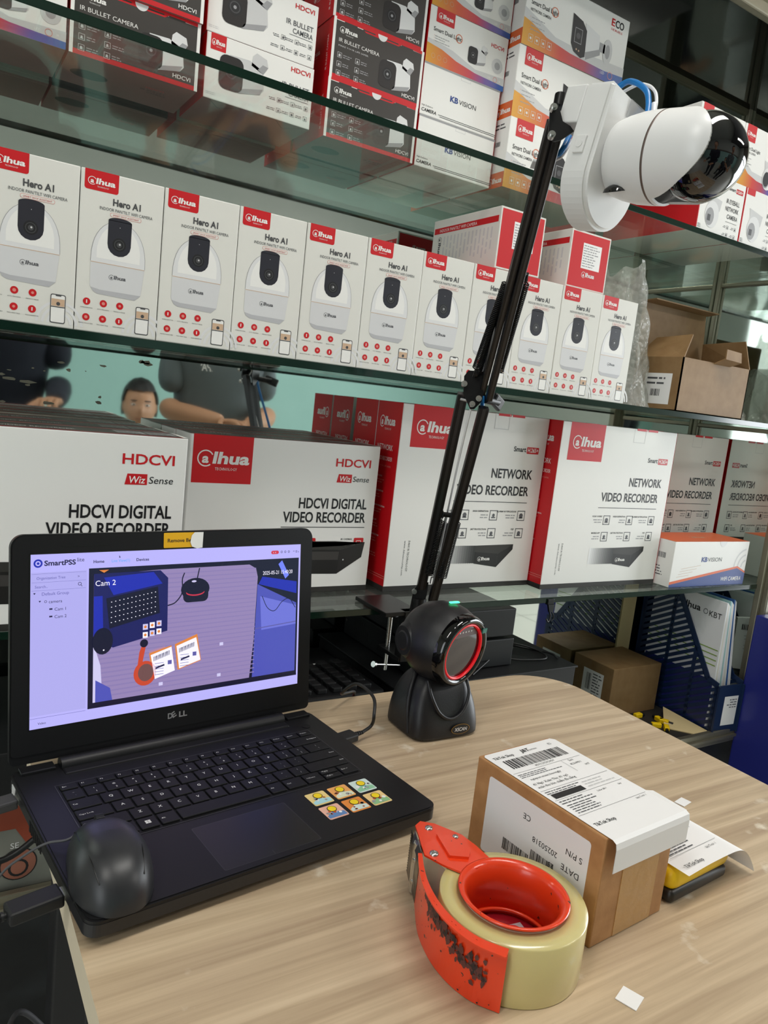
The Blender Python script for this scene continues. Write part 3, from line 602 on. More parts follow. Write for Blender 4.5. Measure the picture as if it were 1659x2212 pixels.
# -------- recorder cartons on the lower shelf
def wiz(F, u, v, k):
    F.poly([(u - .002 * k, v - .002 * k), (u + .026 * k, v - .002 * k), (u + .026 * k, v + .012 * k), (u + .001 * k, v + .012 * k)], RED, 1.5)
    F.text('Wiz', u + .002 * k, v, .0095 * k, WHITE, w=.021 * k, bold=.01, sh=.15, l=2.2); F.text('Sense', u + .028 * k, v, .0095 * k, INK, w=.031 * k, sh=.15, l=2)
def recorder_dvr():
    w, d, h = .325, .072, .248; mb = carton(w, d, h, WHITE, .0015); F = front(mb, w, d, h)
    F.rect(0, 0, w, .0085, BLACKC, 1); F.rect(.005, h - .072, .093, .072, RED2, 1); F.logo(.012, h - .042, .017, WHITE, w=.082, l=2)
    F.text('HDCVI', w - .016, h - .037, .0135, RED, w=.066, al='R', bold=.018, l=2); wiz(F, w - .076, h - .0615, 1.0)
    F.text('HDCVI DIGITAL', w - .016, h - .107, .0172, INK, w=.126, al='R', bold=.022, l=2); F.text('VIDEO RECORDER', w - .016, h - .130, .0172, INK, w=.152, al='R', bold=.022, l=2); F.rect(w - .170, h - .139, .154, .0011, INK, 2)
    for u, t1, t2 in ((w - .034, 'AI CODING', 'Save storage and bandwidth costs|while maintaining target details'), (w - .125, 'SMD PLUS', 'Classify human or vehicle|from other objects')):
        F.rrect(u, h - .175, .019, .0185, .002, RED, 1.5); F.frame(u + .0045, h - .170, .010, .009, .001, WHITE, 2)
        F.text(t1, u - .004, h - .160, .0030, INK, al='R', bold=.02, l=2, res=1)
        for i, tt in enumerate(t2.split('|')): F.text(tt, u - .004, h - .1655 - i * .0052, .0028, TEXTG, al='R', l=2, res=1)
    u, v = .195, .030
    F.poly([(u, v + .045), (u + .075, v + .048), (u + .118, v + .053), (u + .060, v + .056), (u, v + .056)], mat('print_device_top', '#34322f', .4), 2)
    F.poly([(u - .09, v + .056), (u + .118, v + .054), (u + .072, v + .041), (u - .09, v + .044)], mat('print_device_top', '#34322f', .4), 2); F.poly([(u - .09, v + .044), (u + .072, v + .041), (u + .069, v), (u - .09, v + .004)], mat('print_device_front', '#1d1b1a', .4), 2.2)
    F.poly([(u - .09, v + .040), (u + .070, v + .038), (u + .069, v + .024), (u - .09, v + .026)], mat('print_device_band', '#3d3a38', .4), 2.6); F.poly([(u + .072, v + .041), (u + .118, v + .054), (u + .114, v + .028), (u + .069, v)], mat('print_device_side', '#262221', .4), 2.2); F.disc(u + .079, v + .024, .0014, LGREY, 3, 8)
    G = top(mb, w, d, h); G.rect(0, 0, w, d, CHAR, .5); G.rect(0, 0, w - .006, .004, RED, 1); G.rect(0, d - .004, w - .006, .004, RED, 1); G.rect(w - .006, 0, .006, d, WHITE, 1.1); G.rect(w - .085, .018, .036, .040, MGREY, 1.2); G.rect(w - .045, .018, .036, .040, MGREY, 1.2)
    G.tinytext(w - .083, .050, .032, 6, .0065, CHAR, 1.6, seed=2); G.tinytext(w - .043, .050, .032, 6, .0065, CHAR, 1.6, seed=3)
    G.text('HDCVI DIGITAL VIDEO RECORDER', .03, .022, .010, PALE, w=.16, l=1.5, res=2); G.logo(.03, .044, .010, PALE, w=.05, sub=False)
    return mb
dv = recorder_dvr()
place(dv, 'recorder_carton', [((-.276, .201, .0935), 'big white video recorder carton behind the laptop, front one at the left edge', 0), ((-.279, .2815, .0935), 'white video recorder carton second in line behind the left front one', 0), ((-.281, .362, .0935), 'white video recorder carton third in line, against the mirror on the left', 0),
      ((.0835, .303, .0935), 'white video recorder carton with red logo block, right of the left front one', 0), ((.0805, .3765, .0935), 'white video recorder carton against the mirror behind the red-logo one', 0)], 'carton', 'white digital video recorder cartons')
NICON = ('H.265 CODEC', 'HIGH DEFINITION', 'ALARM NOTIFICATION', 'MOBILE APP', '24/7 PROTECTION', 'P2P')
def recorder_nvr(w):
    d, h = .078, .325; mb = carton(w, d, h, WHITE, .0015); F = front(mb, w, d, h)
    F.rect(0, 0, w, .0095, BLACKC, 1); F.rect(w * .065, h - .072, .094, .072, RED2, 1); F.logo(w * .065 + .010, h - .044, .0175, WHITE, w=.078, l=2)
    F.text('Smart', w - .050, h - .066, .0095, INK, w=.030, al='R', bold=.02, l=2); F.rrect(w - .048, h - .069, .030, .0125, .0015, RED, 1.5); F.text('H.265+', w - .0455, h - .066, .008, WHITE, w=.026, bold=.02, l=2)
    F.text('NETWORK', w - .026, h - .117, .0178, INK, w=.100, al='R', bold=.022, l=2); F.text('VIDEO RECORDER', w - .030, h - .149, .0178, INK, w=.172, al='R', bold=.022, l=2); F.rect(w - .206, h - .163, .176, .0011, INK, 2)
    for j in range(2):
        for i in range(3):
            u, v = w - .050 - (2 - i) * .068, h - .197 - j * .034; F.icon(u, v, .019, TEXTG, 2, i + j * 3); F.text(NICON[j * 3 + i], u - .004, v + .0155, .0033, INK, al='R', bold=.02, l=2, res=1); F.tinytext(u - .030, v + .009, .026, 2, .0048, MGREY, 2, 'R', i + 3 * j)
    a, b_ = mat('print_device_top', '#34322f', .4), mat('print_device_front', '#2a2a2a', .4)
    # the pictured box fades out to its left
    fade = [mat('print_fade_%d' % k, tuple(s2l([(.90 - .055 * k)] * 3)), .4) for k in range(14)]
    x0, x1 = w * .36, w * .82
    for k in range(14): F.poly([(x0 + k * .0052, .047 - .00005 * k), (x0 + k * .0052 + .0052, .047), (x0 + k * .0052 + .0052, .080), (x0 + k * .0052, .080)], fade[k], 1.6)
    F.poly([(x0 + .072, .046), (x1 - .026, .038), (x1 - .026, .064), (x0 + .072, .068)], b_, 2); F.poly([(x0 + .072, .068), (x1 - .026, .064), (x1 + .010, .082), (x0 + .072, .080)], a, 2); F.poly([(x1 - .026, .038), (x1 + .010, .072), (x1 + .010, .082), (x1 - .026, .064)], b_, 2.2)
    F.logo(w * .60, .052, .006, WHITE, w=.030, sub=False, l=3)
    F.text('DAHUA TECHNOLOGY', w * .125, .09, .0042, INK, w=.055, ang=-PI / 2, l=2, res=1); F.text('www.dahuasecurity.com', w * .10, .09, .0036, TEXTG, w=.062, ang=-PI / 2, l=2, res=1)
    for u in (w * .20, w * .62, w * .72): F.rect(u, h - .004, .030, .0045, RED2, 1.8)
    F.rect(w * .60, h - .028, .0008, .028, LGREY, 2); F.rect(w * .70, h - .028, .0008, .028, LGREY, 2); F.rect(w * .60, h - .028, w * .10, .0008, LGREY, 2)
    G = left(mb, w, d, h); G.rect(0, 0, d, h, RED2, .5); G.rect(0, 0, d, .0095, BLACKC, 1); G.logo(d * .13, h - .040, .014, WHITE, w=.050, l=1.5); G.text('NETWORK', d * .13, h - .083, .010, WHITE, w=.050, bold=.005, l=1.5); G.text('VIDEO RECORDER', d * .13, h - .101, .0072, WHITE, w=.052, l=1.5, res=2)
    G.text('MAKE YOUR LIFE SAFER', d * .13, h - .112, .003, PINK, w=.05, l=1.5, res=1)
    for j in range(6): G.text(NICON[j], d * .14, h - .130 - j * .026, .0030, PALE, l=1.5, bold=.02, res=1); G.tinytext(d * .14, h - .136 - j * .026, .034, 2, .0045, PINK, 1.5, seed=j)
    G.rect(0, .022, d, .0008, PINK, 1.5); G.rect(0, .026, d, .0008, PINK, 1.5)
    G = right(mb, w, d, h); G.rect(0, 0, d, h, RED2, .5)
    G = top(mb, w, d, h); G.rect(0, 0, w, d, BLACKC, .5); return mb
place(recorder_nvr(.334), 'recorder_carton', [((.4315, .284, .0935), 'tall white network recorder carton with red side, directly behind the arm', 0), ((.4325, .366, .0935), 'tall network recorder carton against the mirror, showing its red side', 0)], 'carton', 'tall cartons behind the arm')
place(recorder_nvr(.333), 'recorder_carton', [((.7675, .250, .0935), 'tall white network recorder carton right of the arm, whole front clear', 0)], 'carton', None)
place(recorder_nvr(.346), 'recorder_carton', [((1.078, .345, .0935), 'tall white network recorder carton standing back against the side mirror', 0)], 'carton', None)
def wifi_box():
    w, d, h = .258, .100, .100; mb = carton(w, d, h, WHITE); F = front(mb, w, d, h)
    F.text('KB', w * .37, h * .55, .0105, BLUE, w=.020, bold=.04, l=2); F.text('VISION', w * .455, h * .55, .0095, TEXTG, w=.048, l=2)
    F.poly([(0, .012), (w * .88, .043), (w, .030), (w, .026), (w * .88, .038), (0, .006)], ORANGE, 1.5); F.poly([(0, .006), (w * .88, .038), (w, .026), (w, 0), (0, 0)], BLUE, 1.4); F.text('WIFI CAMERA', w - .012, .010, .0095, WHITE, w=.074, al='R', bold=.01, sh=.15, l=2.4)
    for i in range(3): F.ring(w - .002, h * .40, .018 + i * .013, .004, LGREY, 1.2, .55 * PI, 1.0 * PI, 10)
    for i in range(4): F.line((.02 + i * .004, .022 + i * .006), (.06 + i * .012, .026 + i * .007), .0006, TAN, 1.5)
    F.ring(w * .63, h, .012, .012, PALE, 2, PI, 2 * PI, 12); G = top(mb, w, d, h); G.rect(0, 0, w, d, ORANGE, .7); G.logo(w * .4, d * .4, .010, TAN, w=.05, sub=False)
    G = left(mb, w, d, h); G.barcode(.05, .06, .03, .012, TEXTG, 1, 2, 18); G.tinytext(.05, .04, .03, 4, .006, TEXTG, 1); return mb
place(wifi_box(), 'camera_carton', [((1.104, .213, .0935), 'low white carton with orange lid and blue corner band on the lower shelf', -.02)], 'carton', None)

# ------------------------------------------------------------------ laptop
LY = 0.116273
lap = tag(empty('laptop', (0, 0, 0), LY), 'open black laptop showing a live camera view, on the left of the desk', 'laptop')
m_lap = mat('laptop_black', '#131315', .42, spec=.35); m_lapd = mat('laptop_bezel', '#101012', .5, spec=.3); m_key = mat('key_black', '#141416', .5, spec=.3); m_leg = mat('key_legend', '#d8d8d8', .5)
b = MB(); b.prism(rpoly(-.160, -.228, .160, -.004, (.012, .012, .006, .006)), .0, .0105, m_lapd); b.prism(rpoly(-.1725, -.243, .1725, 0, (.012, .012, .006, .006)), .0095, .0195, mat('laptop_side', '#202023', .35)); b.prism(rpoly(-.1722, -.2427, .1722, 0, (.0118, .0118, .006, .006)), .0195, .0222, m_lap); b.prism(rpoly(-.1705, -.241, .1705, 0, (.0105, .0105, .005, .005)), .0222, .023, m_lap)
F = Face(b, (0, 0, .023), (1, 0, 0), (0, 1, 0)); F.poly(rpoly(-.1425, -.1535, .1425, -.0428, (.004,) * 4, 4), m_lapd, 1)
for a, c in (((-.1425, -.1535), (.1425, -.1535)), ((-.1425, -.0428), (.1425, -.0428)), ((-.1425, -.1535), (-.1425, -.0428)), ((.1425, -.1535), (.1425, -.0428))): F.line(a, c, .0007, mat('laptop_seam', '#3a3a3e', .4), 2)
for y in range(7): b.box((-.1729, -.118 + y * .006, .006), (-.1722, -.1145 + y * .006, .016), m_lapd)
b.box((-.1730, -.024, .008), (-.1722, -.012, .018), PALE, .0008)
b.build('base', lap)
b = MB(); b.cyl((-.128, -.006, .0235), (.128, -.006, .0235), .0085, m_lap, 24); b.box((-.128, -.026, .0205), (.128, -.005, .0245), m_lap, .0018); b.cyl((.146, -.034, .0228), (.146, -.034, .0236), .0052, m_lapd, 20); b.build('hinge_cover', lap)
b = MB(); b.box((-.165, -.012, .021), (-.133, .002, .0262), m_lap, .001); b.build('hinge', lap); b = MB(); b.box((.133, -.012, .021), (.165, .002, .0262), m_lap, .001); b.build('hinge', lap)
rows = [([(1, '')] * 0, 0)]
U = .0188
fr = ['Esc', 'F1', 'F2', 'F3', 'F4', 'F5', 'F6', 'F7', 'F8', 'F9', 'F10', 'F11', 'F12', 'PrtScr', 'Insert', 'Delete']
R1 = [(1, '~', '`')] + [(1, a, c) for a, c in zip('!@#$%^&*()_+', '1234567890-=')] + [(2, 'Backspace', None)]
R2 = [(1.5, 'Tab', None)] + [(1, None, c) for c in 'QWERTYUIOP'] + [(1, '{', '['), (1, '}', ']'), (1.5, '|', '\\')]
R3 = [(1.75, 'Caps Lock', None)] + [(1, None, c) for c in 'ASDFGHJKL'] + [(1, ':', ';'), (1, '"', "'"), (2.25, 'Enter', None)]
R4 = [(2.25, 'Shift', None)] + [(1, None, c) for c in 'ZXCVBNM'] + [(1, '<', ','), (1, '>', '.'), (1, '?', '/'), (2.75, 'Shift', None)]
R5 = [(1.25, 'Ctrl', None), (1, 'Fn', None), (1, 'WIN', None), (1, 'Alt', None), (5, '', None), (1, 'Alt', None), (1.25, 'Ctrl', None), (1.15, '<-Home', None), (1.2, 'UD', None), (1.15, 'End ->', None)]
def key(x, y, w, h, t1, t2, right_al=False):
    q = MB(); q.M = Matrix.Translation((x, y, .0232)); g = .0011
    q.box((-w / 2 + g, -h / 2 + g, 0), (w / 2 - g, h / 2 - g, .0019), m_key, .0007, 2); K = Face(q, (0, 0, .0019), (1, 0, 0), (0, 1, 0))
    if t1 == 'WIN':
        for a in (0, 1):
            for c in (0, 1): K.rect(-.0024 + a * .0026, -.0022 + c * .0026, .0023, .0023, m_leg, 1)
    elif t1 and t2: K.text(t1, 0, .0012, .0023, m_leg, al='C', l=1, res=2); K.text(t2, .0008, -.0052, .0026, m_leg, al='C', l=1, res=2)
    elif t2: K.text(t2, 0, -.001, .0036, m_leg, al='C', l=1, res=2, bold=.01)
    elif t1: K.text(t1, (w / 2 - .003) if right_al else -w / 2 + .003, -.001, .0022, m_leg, al='R' if right_al else 'L', l=1, res=1)
    return q.build('key', lap)
fw = .282 / 16; yt = -.0448
for i, t in enumerate(fr): key(-.141 + fw * (i + .5), yt - .0062, fw, .0124, t, None)
for ri, row in enumerate((R1, R2, R3, R4, R5)):
    x = -.141; y = yt - .0124 - .0188 * (ri + .5) * 1.0
    for w, a, c in row:
        if a == 'UD':
            key(x + w * U / 2, y + .0046, w * U, .0094, '^PgUp', None); key(x + w * U / 2, y - .0047, w * U, .0094, 'vPgDn', None)
        else: key(x + w * U / 2, y, w * U, .0188, a, c, a in ('Backspace', 'Enter') or (a == 'Shift' and x > 0))
        x += w * U
b = MB(); F = Face(b, (0, 0, .023), (1, 0, 0), (0, 1, 0)); F.poly(rpoly(-.0595, -.2345, .0365, -.1665, (.002,) * 4, 3), mat('laptop_seam', '#3a3a3e', .4), .5); F.poly(rpoly(-.0590, -.2340, .0360, -.1670, (.002,) * 4, 3), mat('trackpad_black', '#1d1c1b', .3), 1); F.line((-.0115, -.234), (-.0115, -.228), .0004, DGREY, 2); b.build('trackpad', lap)
# lid, laid out in its own plane: s up from the hinge
TL = 0.12761; YH = .0026
lidM = Matrix.Translation((0, YH, .023)) @ Matrix.Rotation(PI / 2 - TL, 4, 'X')
b = MB(); b.M = lidM; b.prism(rpoly(-.1725, .004, .1725, .2315, (.006, .006, .013, .013)), -.008, -.0012, m_lap); b.prism(rpoly(-.1712, .0125, .1712, .2302, (.004, .004, .012, .012)), -.0012, .0, m_lapd)
F = Face(b, (0, 0, 0), (1, 0, 0), (0, 1, 0)); F.o = lidM.inverted() @ (lidM @ Vector((0, 0, 0)))
DM = mat('silver_lettering', '#b9b9bb', .35, .6)
F.text('D', -.0125, .0235, .0062, DM, w=.0055, bold=.03, l=1); F.text('E', -.0066, .0235, .0062, DM, w=.0050, bold=.03, l=1, ang=.5); F.text('LL', .0005, .0235, .0062, DM, w=.0095, bold=.03, l=1)
F.rect(-.125, .2185, .045, .0012, mat('bezel_slot', '#060606', .4), 1); F.rect(.085, .2185, .045, .0012, mat('bezel_slot', '#060606', .4), 1)
lid = b.build('lid', lap)
def emi(n, c, s=1.0): return mat('screen_' + n, (.01, .01, .01), .25, emit=c, estr=s)
eW = emi('lilac', '#b3aef2', 1.0); eP = emi('panel', '#aaa6e6', 1.0); eT = emi('ink', '#27254f', .9); eB = emi('azure', '#4aa3f0'); eDB = emi('deep_blue', '#1c2aa8'); eN = emi('night', '#0c0f2c'); eV = emi('video_desk', '#8f7fae'); eVd = emi('video_desk_dark', '#8678ab'); eF = emi('video_floor', '#4a50b0'); eF2 = emi('video_floor_light', '#6a70d0'); eL = emi('video_white', '#c9c4ea'); eO = emi('video_orange', '#d8803a'); eR = emi('video_red', '#c2452c'); eWt = emi('video_bright', '#f1eeff'); eG = emi('line', '#5a58a0'); eLB = emi('video_laptop', '#15195a'); eRd = emi('badge_red', '#c8304a'); ePk = emi('video_pink', '#a9809f')
b = MB(); b.M = lidM; sw, sh, s0 = .3094, .1739, .03788; F = Face(b, (-sw / 2, s0, 0), (1, 0, 0), (0, 1, 0))
F.frame(-.001, -.001, sw + .002, sh + .002, .001, mat('bezel_slot', '#060606', .4), 1); F.rect(0, 0, sw, sh, eW, 1)
vx0, vx1, vy0, vy1 = .0555, .3070, .0115, .1575
def SX(px): return vx0 + (vx1 - vx0) * px
def SYv(py): return vy0 + (vy1 - vy0) * py
F.rect(0, .013, .0535, .143, eP, 2); F.rect(vx0, vy0, vx1 - vx0, vy1 - vy0, eN, 2)
def VP(pts, m, l): F.poly([(SX(x), SYv(y)) for x, y in pts], m, l)
VP([(.02, .04), (.74, .04), (.76, .35), (.775, .86), (.765, .93), (.73, .965), (.30, .965), (.02, .95)], eV, 3)
for k in range(26):
    yy = .07 + k * .034; VP([(.04, yy), (.765, yy + .008), (.765, yy + .016), (.04, yy + .012)], eVd, 3.4)
VP([(.775, .80), (.99, .62), (.99, .04), (.755, .04)], eF, 3); VP([(.80, .42), (.99, .44), (.99, .60), (.79, .70)], eF2, 3.3); VP([(.765, .44), (.99, .465), (.99, .457), (.765, .432)], eG, 3.6); VP([(.80, .86), (.99, .80), (.99, .70), (.78, .80)], eDB, 3.5)
VP([(.02, .96), (.30, .96), (.335, .90), (.335, .50), (.10, .42), (.02, .50)], eLB, 4); VP([(.06, .93), (.27, .95), (.31, .86), (.10, .80)], eDB, 4.4); VP([(.02, .80), (.055, .80), (.06, .50), (.02, .50)], eDB, 4.6)
VP([(.07, .78), (.29, .84), (.30, .64), (.085, .56)], eN, 4.6)
for i in range(5):
    for j in range(12): F.rect(SX(.09 + j * .017), SYv(.60 + i * .037 + j * .0045), .0011, .0008, eWt, 5)
for i in range(3):
    for j in range(2): F.rect(SX(.226 + i * .030), SYv(.525 - j * .060 + i * .008), .0055, .0062, (eL, eWt)[(i + j) % 2], 5); F.disc(SX(.226 + i * .030) + .0027, SYv(.525 - j * .060 + i * .008) + .0031, .0016, eO, 5.4, 8)
F.disc(SX(.058), SYv(.475), .0105, eN, 5, 20, .014); F.disc(SX(.062), SYv(.41), .0009, eWt, 5.5, 6); VP([(.02, .47), (.05, .30), (.06, .04), (.02, .04)], eL, 4.2); VP([(.03, .20), (.09, .13), (.10, .04), (.03, .04)], eF, 4.4)
F.disc(SX(.462), SYv(.80), .0170, eN, 5, 24, .0125); F.rrect(SX(.405), SYv(.70), .030, .020, .006, eN, 4.8); F.disc(SX(.462), SYv(.775), .011, eRd, 5.4, 20, .004); F.disc(SX(.462), SYv(.785), .011, eN, 5.6, 20, .004); F.disc(SX(.455), SYv(.86), .003, eL, 5.6, 8, .0012)
for P_ in ([(.41, .93), (.40, .88), (.40, .78), (.37, .71), (.335, .69)], [(.48, .96), (.475, .92), (.47, .88)]):
    pp = bez([(x, y, 0) for x, y in P_], 5)
    for a, c in zip(pp[:-1], pp[1:]): F.line((SX(a.x), SYv(a.y)), (SX(c.x), SYv(c.y)), .0013, eN, 4.9)
for P_ in ([(.80, .70), (.83, .60), (.87, .57), (.91, .64), (.95, .66), (.985, .58)],):
    pp = bez([(x, y, 0) for x, y in P_], 5)
    for a, c in zip(pp[:-1], pp[1:]): F.line((SX(a.x), SYv(a.y)), (SX(c.x), SYv(c.y)), .0008, eN, 4.9)
VP([(.255, .36), (.325, .385), (.335, .19), (.265, .165)], ePk, 3.8); VP([(.255, .345), (.355, .385), (.372, .195), (.272, .15)], eO, 4.5); VP([(.262, .330), (.355, .375), (.372, .19), (.282, .145)], eWt, 5)
VP([(.37, .39), (.475, .45), (.495, .24), (.385, .19)], eO, 4.6); VP([(.378, .375), (.470, .425), (.492, .245), (.392, .20)], eWt, 5)
for (xa, ya) in ((.275, .315), (.390, .355)):
    for k in range(14): VP([(xa + k * .0052, ya + k * .0026), (xa + k * .0052 + .0022 + .001 * (k % 3), ya + k * .0026), (xa + k * .0052 + .0030, ya + k * .0026 - .034), (xa + k * .0052 + .0008, ya + k * .0026 - .034)], eT, 5.5)
    VP([(xa + .008, ya - .082), (xa + .048, ya - .064), (xa + .050, ya - .077), (xa + .010, ya - .095)], eT, 5.6); F.rect(SX(xa + .064), SYv(ya - .072), .0045, .0045, eG, 5.6)
    for k in range(5): F.rect(SX(xa + .006), SYv(ya - .055 - k * .021), .010, .0005, eG, 5.5)
F.disc(SX(.238), SYv(.20), .0125, eR, 5, 20, .0135); F.disc(SX(.241), SYv(.205), .0085, emi('video_brown', '#6b4a4a'), 5.5, 18, .0095); VP([(.205, .26), (.225, .27), (.24, .40), (.225, .42), (.212, .36)], eR, 5); F.disc(SX(.232), SYv(.425), .0045, eN, 5.5, 12)
for x, y in ((.585, .335), (.575, .09), (.30, .09)): F.rect(SX(x), SYv(y), .0045, .0036, eL, 4.5)
F.poly([(SX(.885), SYv(.955)), (SX(.905), SYv(.985)), (SX(.945), SYv(.86)), (SX(.925), SYv(.83))], emi('video_tag', '#6f7ff0'), 5)
F.text('Cam 2', vx0 + .0065, vy1 - .0185, .0058, eWt, l=6); F.text('2025-05-21 15:40:20', vx1 - .050, vy1 - .0185, .0046, eWt, w=.041, l=6); VP([(.04, .985), (.08, .985), (.06, .965)], eO, 6)
F.text('SmartPSS', .0125, .1625, .0052, eT, w=.030, bold=.03, l=2); F.text('lite', .0440, .1652, .0042, eT, w=.0068, l=2); F.disc(.0068, .1650, .0042, eDB, 2, 20); F.disc(.0068, .1650, .0025, eW, 2.4, 16); F.disc(.0068, .1650, .0013, eDB, 2.8, 10)
F.text('Home', .0600, .1628, .0032, eT, l=2, bold=.02); F.text('Live View(1)', .0785, .1628, .0032, eB, w=.0190, l=2); F.text('Devices', .1045, .1628, .0032, eT, l=2, bold=.02)
F.rrect(.268, .1632, .0105, .0042, .002, eRd, 2); F.text('v  6', .2705, .1644, .0020, eWt, l=3, res=1)
for k, u in enumerate((.2825, .2875, .2925)): F.ring(u, .1655, .0014, .0005, eT, 2, n=10)
F.rect(.2985, .1655, .0022, .0005, eT, 2); F.frame(.3022, .1642, .0022, .0022, .0004, eT, 2); F.text('x', .3056, .1640, .0024, eT, l=2)
F.text('Organization Tree', .0055, .1490, .0028, eG, w=.0270, l=3); F.text('>', .0445, .1490, .0026, eT, l=3); F.text('Search..', .0040, .1405, .0028, eG, l=3); F.ring(.0465, .1425, .0018, .0005, eT, 3, n=12); F.line((.0477, .1413), (.0490, .1398), .0005, eT, 3)
for v in (.1545, .1460, .1380): F.rect(.001, v, .0515, .0002, eG, 3)
for (u, v, t) in ((.0105, .1330, 'Default Group'), (.0170, .1250, 'camera'), (.0225, .1170, 'Cam 1'), (.0225, .1095, 'Cam 2')): F.text(t, u, v, .0032, eT if t[0] != 'D' else eG, l=3)
F.poly([(.0025, .1360), (.0048, .1360), (.0036, .1342)], eT, 3); F.poly([(.0075, .1280), (.0098, .1280), (.0086, .1262)], eT, 3); F.rect(.0175, .1182, .0030, .0016, eT, 3); F.rect(.0175, .1107, .0030, .0016, eT, 3); F.ring(.0140, .1268, .0013, .0004, eT, 3, n=10)
F.rect(0, .0105, .0535, .0003, eG, 3); F.text('Video', .0075, .0040, .0024, eT, l=3); F.poly([(.086, .1700), (.086, .1670), (.0868, .1677), (.0876, .1672)], eT, 6)
F.rect(vx0, vy0, vx1 - vx0, .0022, eN, 3.9); b.build('screen', lid)
b = MB(); b.M = lidM; F = Face(b, (0, 0, .0003), (1, 0, 0), (0, 1, 0)); F.rrect(.002 - .0225, .2135, .040, .0165, .001, mat('sticker_yellow', '#e2ab15', .4), 0); F.text('Remove Bef', -.016, .2195, .0042, INK, w=.029, bold=.01, l=1)
F.poly([(.010, .2190), (.012, .2140), (.018, .2118), (.0245, .2125), (.0255, .2300), (.0150, .2300), (.0115, .2265)], WHITE, 3); tag(b.build('warning_sticker', lid), 'torn yellow sticker on the top bezel')
pal = [('#e8cf8a', '#a9d8e0', '#e9a04a'), ('#eba85e', '#d9e2c8', '#8e4f3a'), ('#cfe0da', '#8fc6a0', '#3f6f9f'), ('#eab5a0', '#5f86b8', '#d9602e'), ('#e08a3c', '#cfe0d8', '#9a4a30'), ('#e9c98a', '#8fc08a', '#a04038')]
k = 0
for r in range(2):
    for c in range(3):
        cx_, cy_ = .0715 + c * .0268 + (-.0005 * r), -.1765 - r * .0262; b = MB(); F = Face(b, (cx_, cy_, .0232), (1, 0, 0), (0, 1, 0)); a = .0112
        cs = [mat('sticker_' + h[1:], h, .35) for h in pal[k]]; ed = [TAN, PINK, GREEN][k % 3]
        F.rrect(-a, -a, 2 * a, 2 * a, .0018, cs[0], 0); F.poly([(-a + .001, -a + .002), (a - .001, -a + .002), (a - .001, -.003), (-.002, .0), (-a + .001, -.005)], cs[1], 1)
        q = random.Random(k)
        for i in range(7): F.disc(q.uniform(-.008, .008), q.uniform(-.008, .001), q.uniform(.0008, .0022), (cs[2], PAPER, MGREY)[i % 3], 2, 8)
        F.disc(.0006, .0042, .0050, INK, 2.5, 18); F.disc(.0006, .0042, .0043, mat('sun_yellow', '#f0d21a', .4), 3, 18)
        tag(b.build('sticker', lap), 'square ' + ['sand and pale blue', 'orange and sage', 'mint and blue', 'pink and blue', 'burnt orange', 'cream and green'][k] + ' sticker with a yellow disc'); k += 1
# ------------------------------------------------------------------ mouse
def lp(x, y, z=0): return Matrix.Rotation(LY, 4, 'Z') @ Vector((x, y, z))
mo = tag(empty('mouse', lp(-.1405, -.1885, .0232), LY - .10), 'black computer mouse resting on the left corner of the laptop palm rest', 'mouse')
m_mouse = mat('mouse_black', '#26272a', .38, spec=.5); b = MB(); NU, NV = 40, 20; vs_ = []
for i in range(NV + 1):
    ph = i / NV * PI / 2
    for k_ in range(NU):
        t = 2 * PI * k_ / NU; c_, s_ = math.cos(t), math.sin(t); rr = math.cos(ph) ** .62
        y = .0565 * s_ * rr * (1 if s_ < 0 else .98); x = .0325 * math.copysign(abs(c_) ** .80, c_) * rr * (1 - .10 * max(0, s_) - .09 * math.exp(-((s_ - .15) / .35) ** 2))
        z = .0370 * math.sin(ph) ** .95 * (1 - .20 * (s_ * rr + .15) ** 2 - .12 * max(0, s_ * rr)); vs_.append((x, y - .002, z))
b.add(vs_, [(i * NU + k_, i * NU + (k_ + 1) % NU, (i + 1) * NU + (k_ + 1) % NU, (i + 1) * NU + k_) for i in range(NV) for k_ in range(NU)] , m_mouse, True); b.build('body', mo)
def mz(x, y):
    best = min(vs_, key=lambda v: (v[0] - x) ** 2 + (v[1] - y) ** 2 + (0.0 if v[2] > .003 else 1)); return best[2]
b = MB()
for sx in (-1, 1): b.tube(bez([(sx * x, y, mz(sx * x, y) + .0005) for x, y in ((.0165, .048), (.0200, .030), (.0215, .005), (.0195, -.025), (.0165, -.045))], 6), .00045, mat('mouse_seam', '#0a0a0b', .3), 6)
b.build('seam', mo)
b = MB(); b.cyl((-.0032, .034, mz(0, .034) - .003), (.0032, .034, mz(0, .034) - .003), .0068, mat('wheel_rubber', '#1b1b1d', .6), 24)
for k in range(24): t = 2 * PI * k / 24; c = Vector((0, .034 + .0068 * math.cos(t), mz(0, .034) - .003 + .0068 * math.sin(t))); b.box((-.003, c.y - .0003, c.z - .0003), (.003, c.y + .0003, c.z + .0003), m_mouse)
b.build('scroll_wheel', mo)
b = MB(); F = Face(b, (0, -.0535, .0102), (1, 0, 0), (0, .45, 1)); F.poly([(-.006, -.004), (.006, -.004), (.0045, .011), (-.0045, .011)], mat('mouse_gloss', '#0d0d0e', .12), 5); b.build('glossy_badge', mo)
m_cab = mat('cable_grey', '#4a4a4d', .5); m_cabk = mat('cable_black', '#161617', .45)
b = MB(); p0 = mo.location + Vector((-.008, .052, .012)); b.tube(bez([p0, atD(150, 1812, .62), atD(100, 1822, .62), atD(50, 1850, .62), atD(0, 1892, .62), atD(-60, 1990, .62)], 12), .0011, m_cab, 8)
tag(b.build('mouse_cable'), 'thin grey cable running off the left of the laptop from the mouse', 'cable')
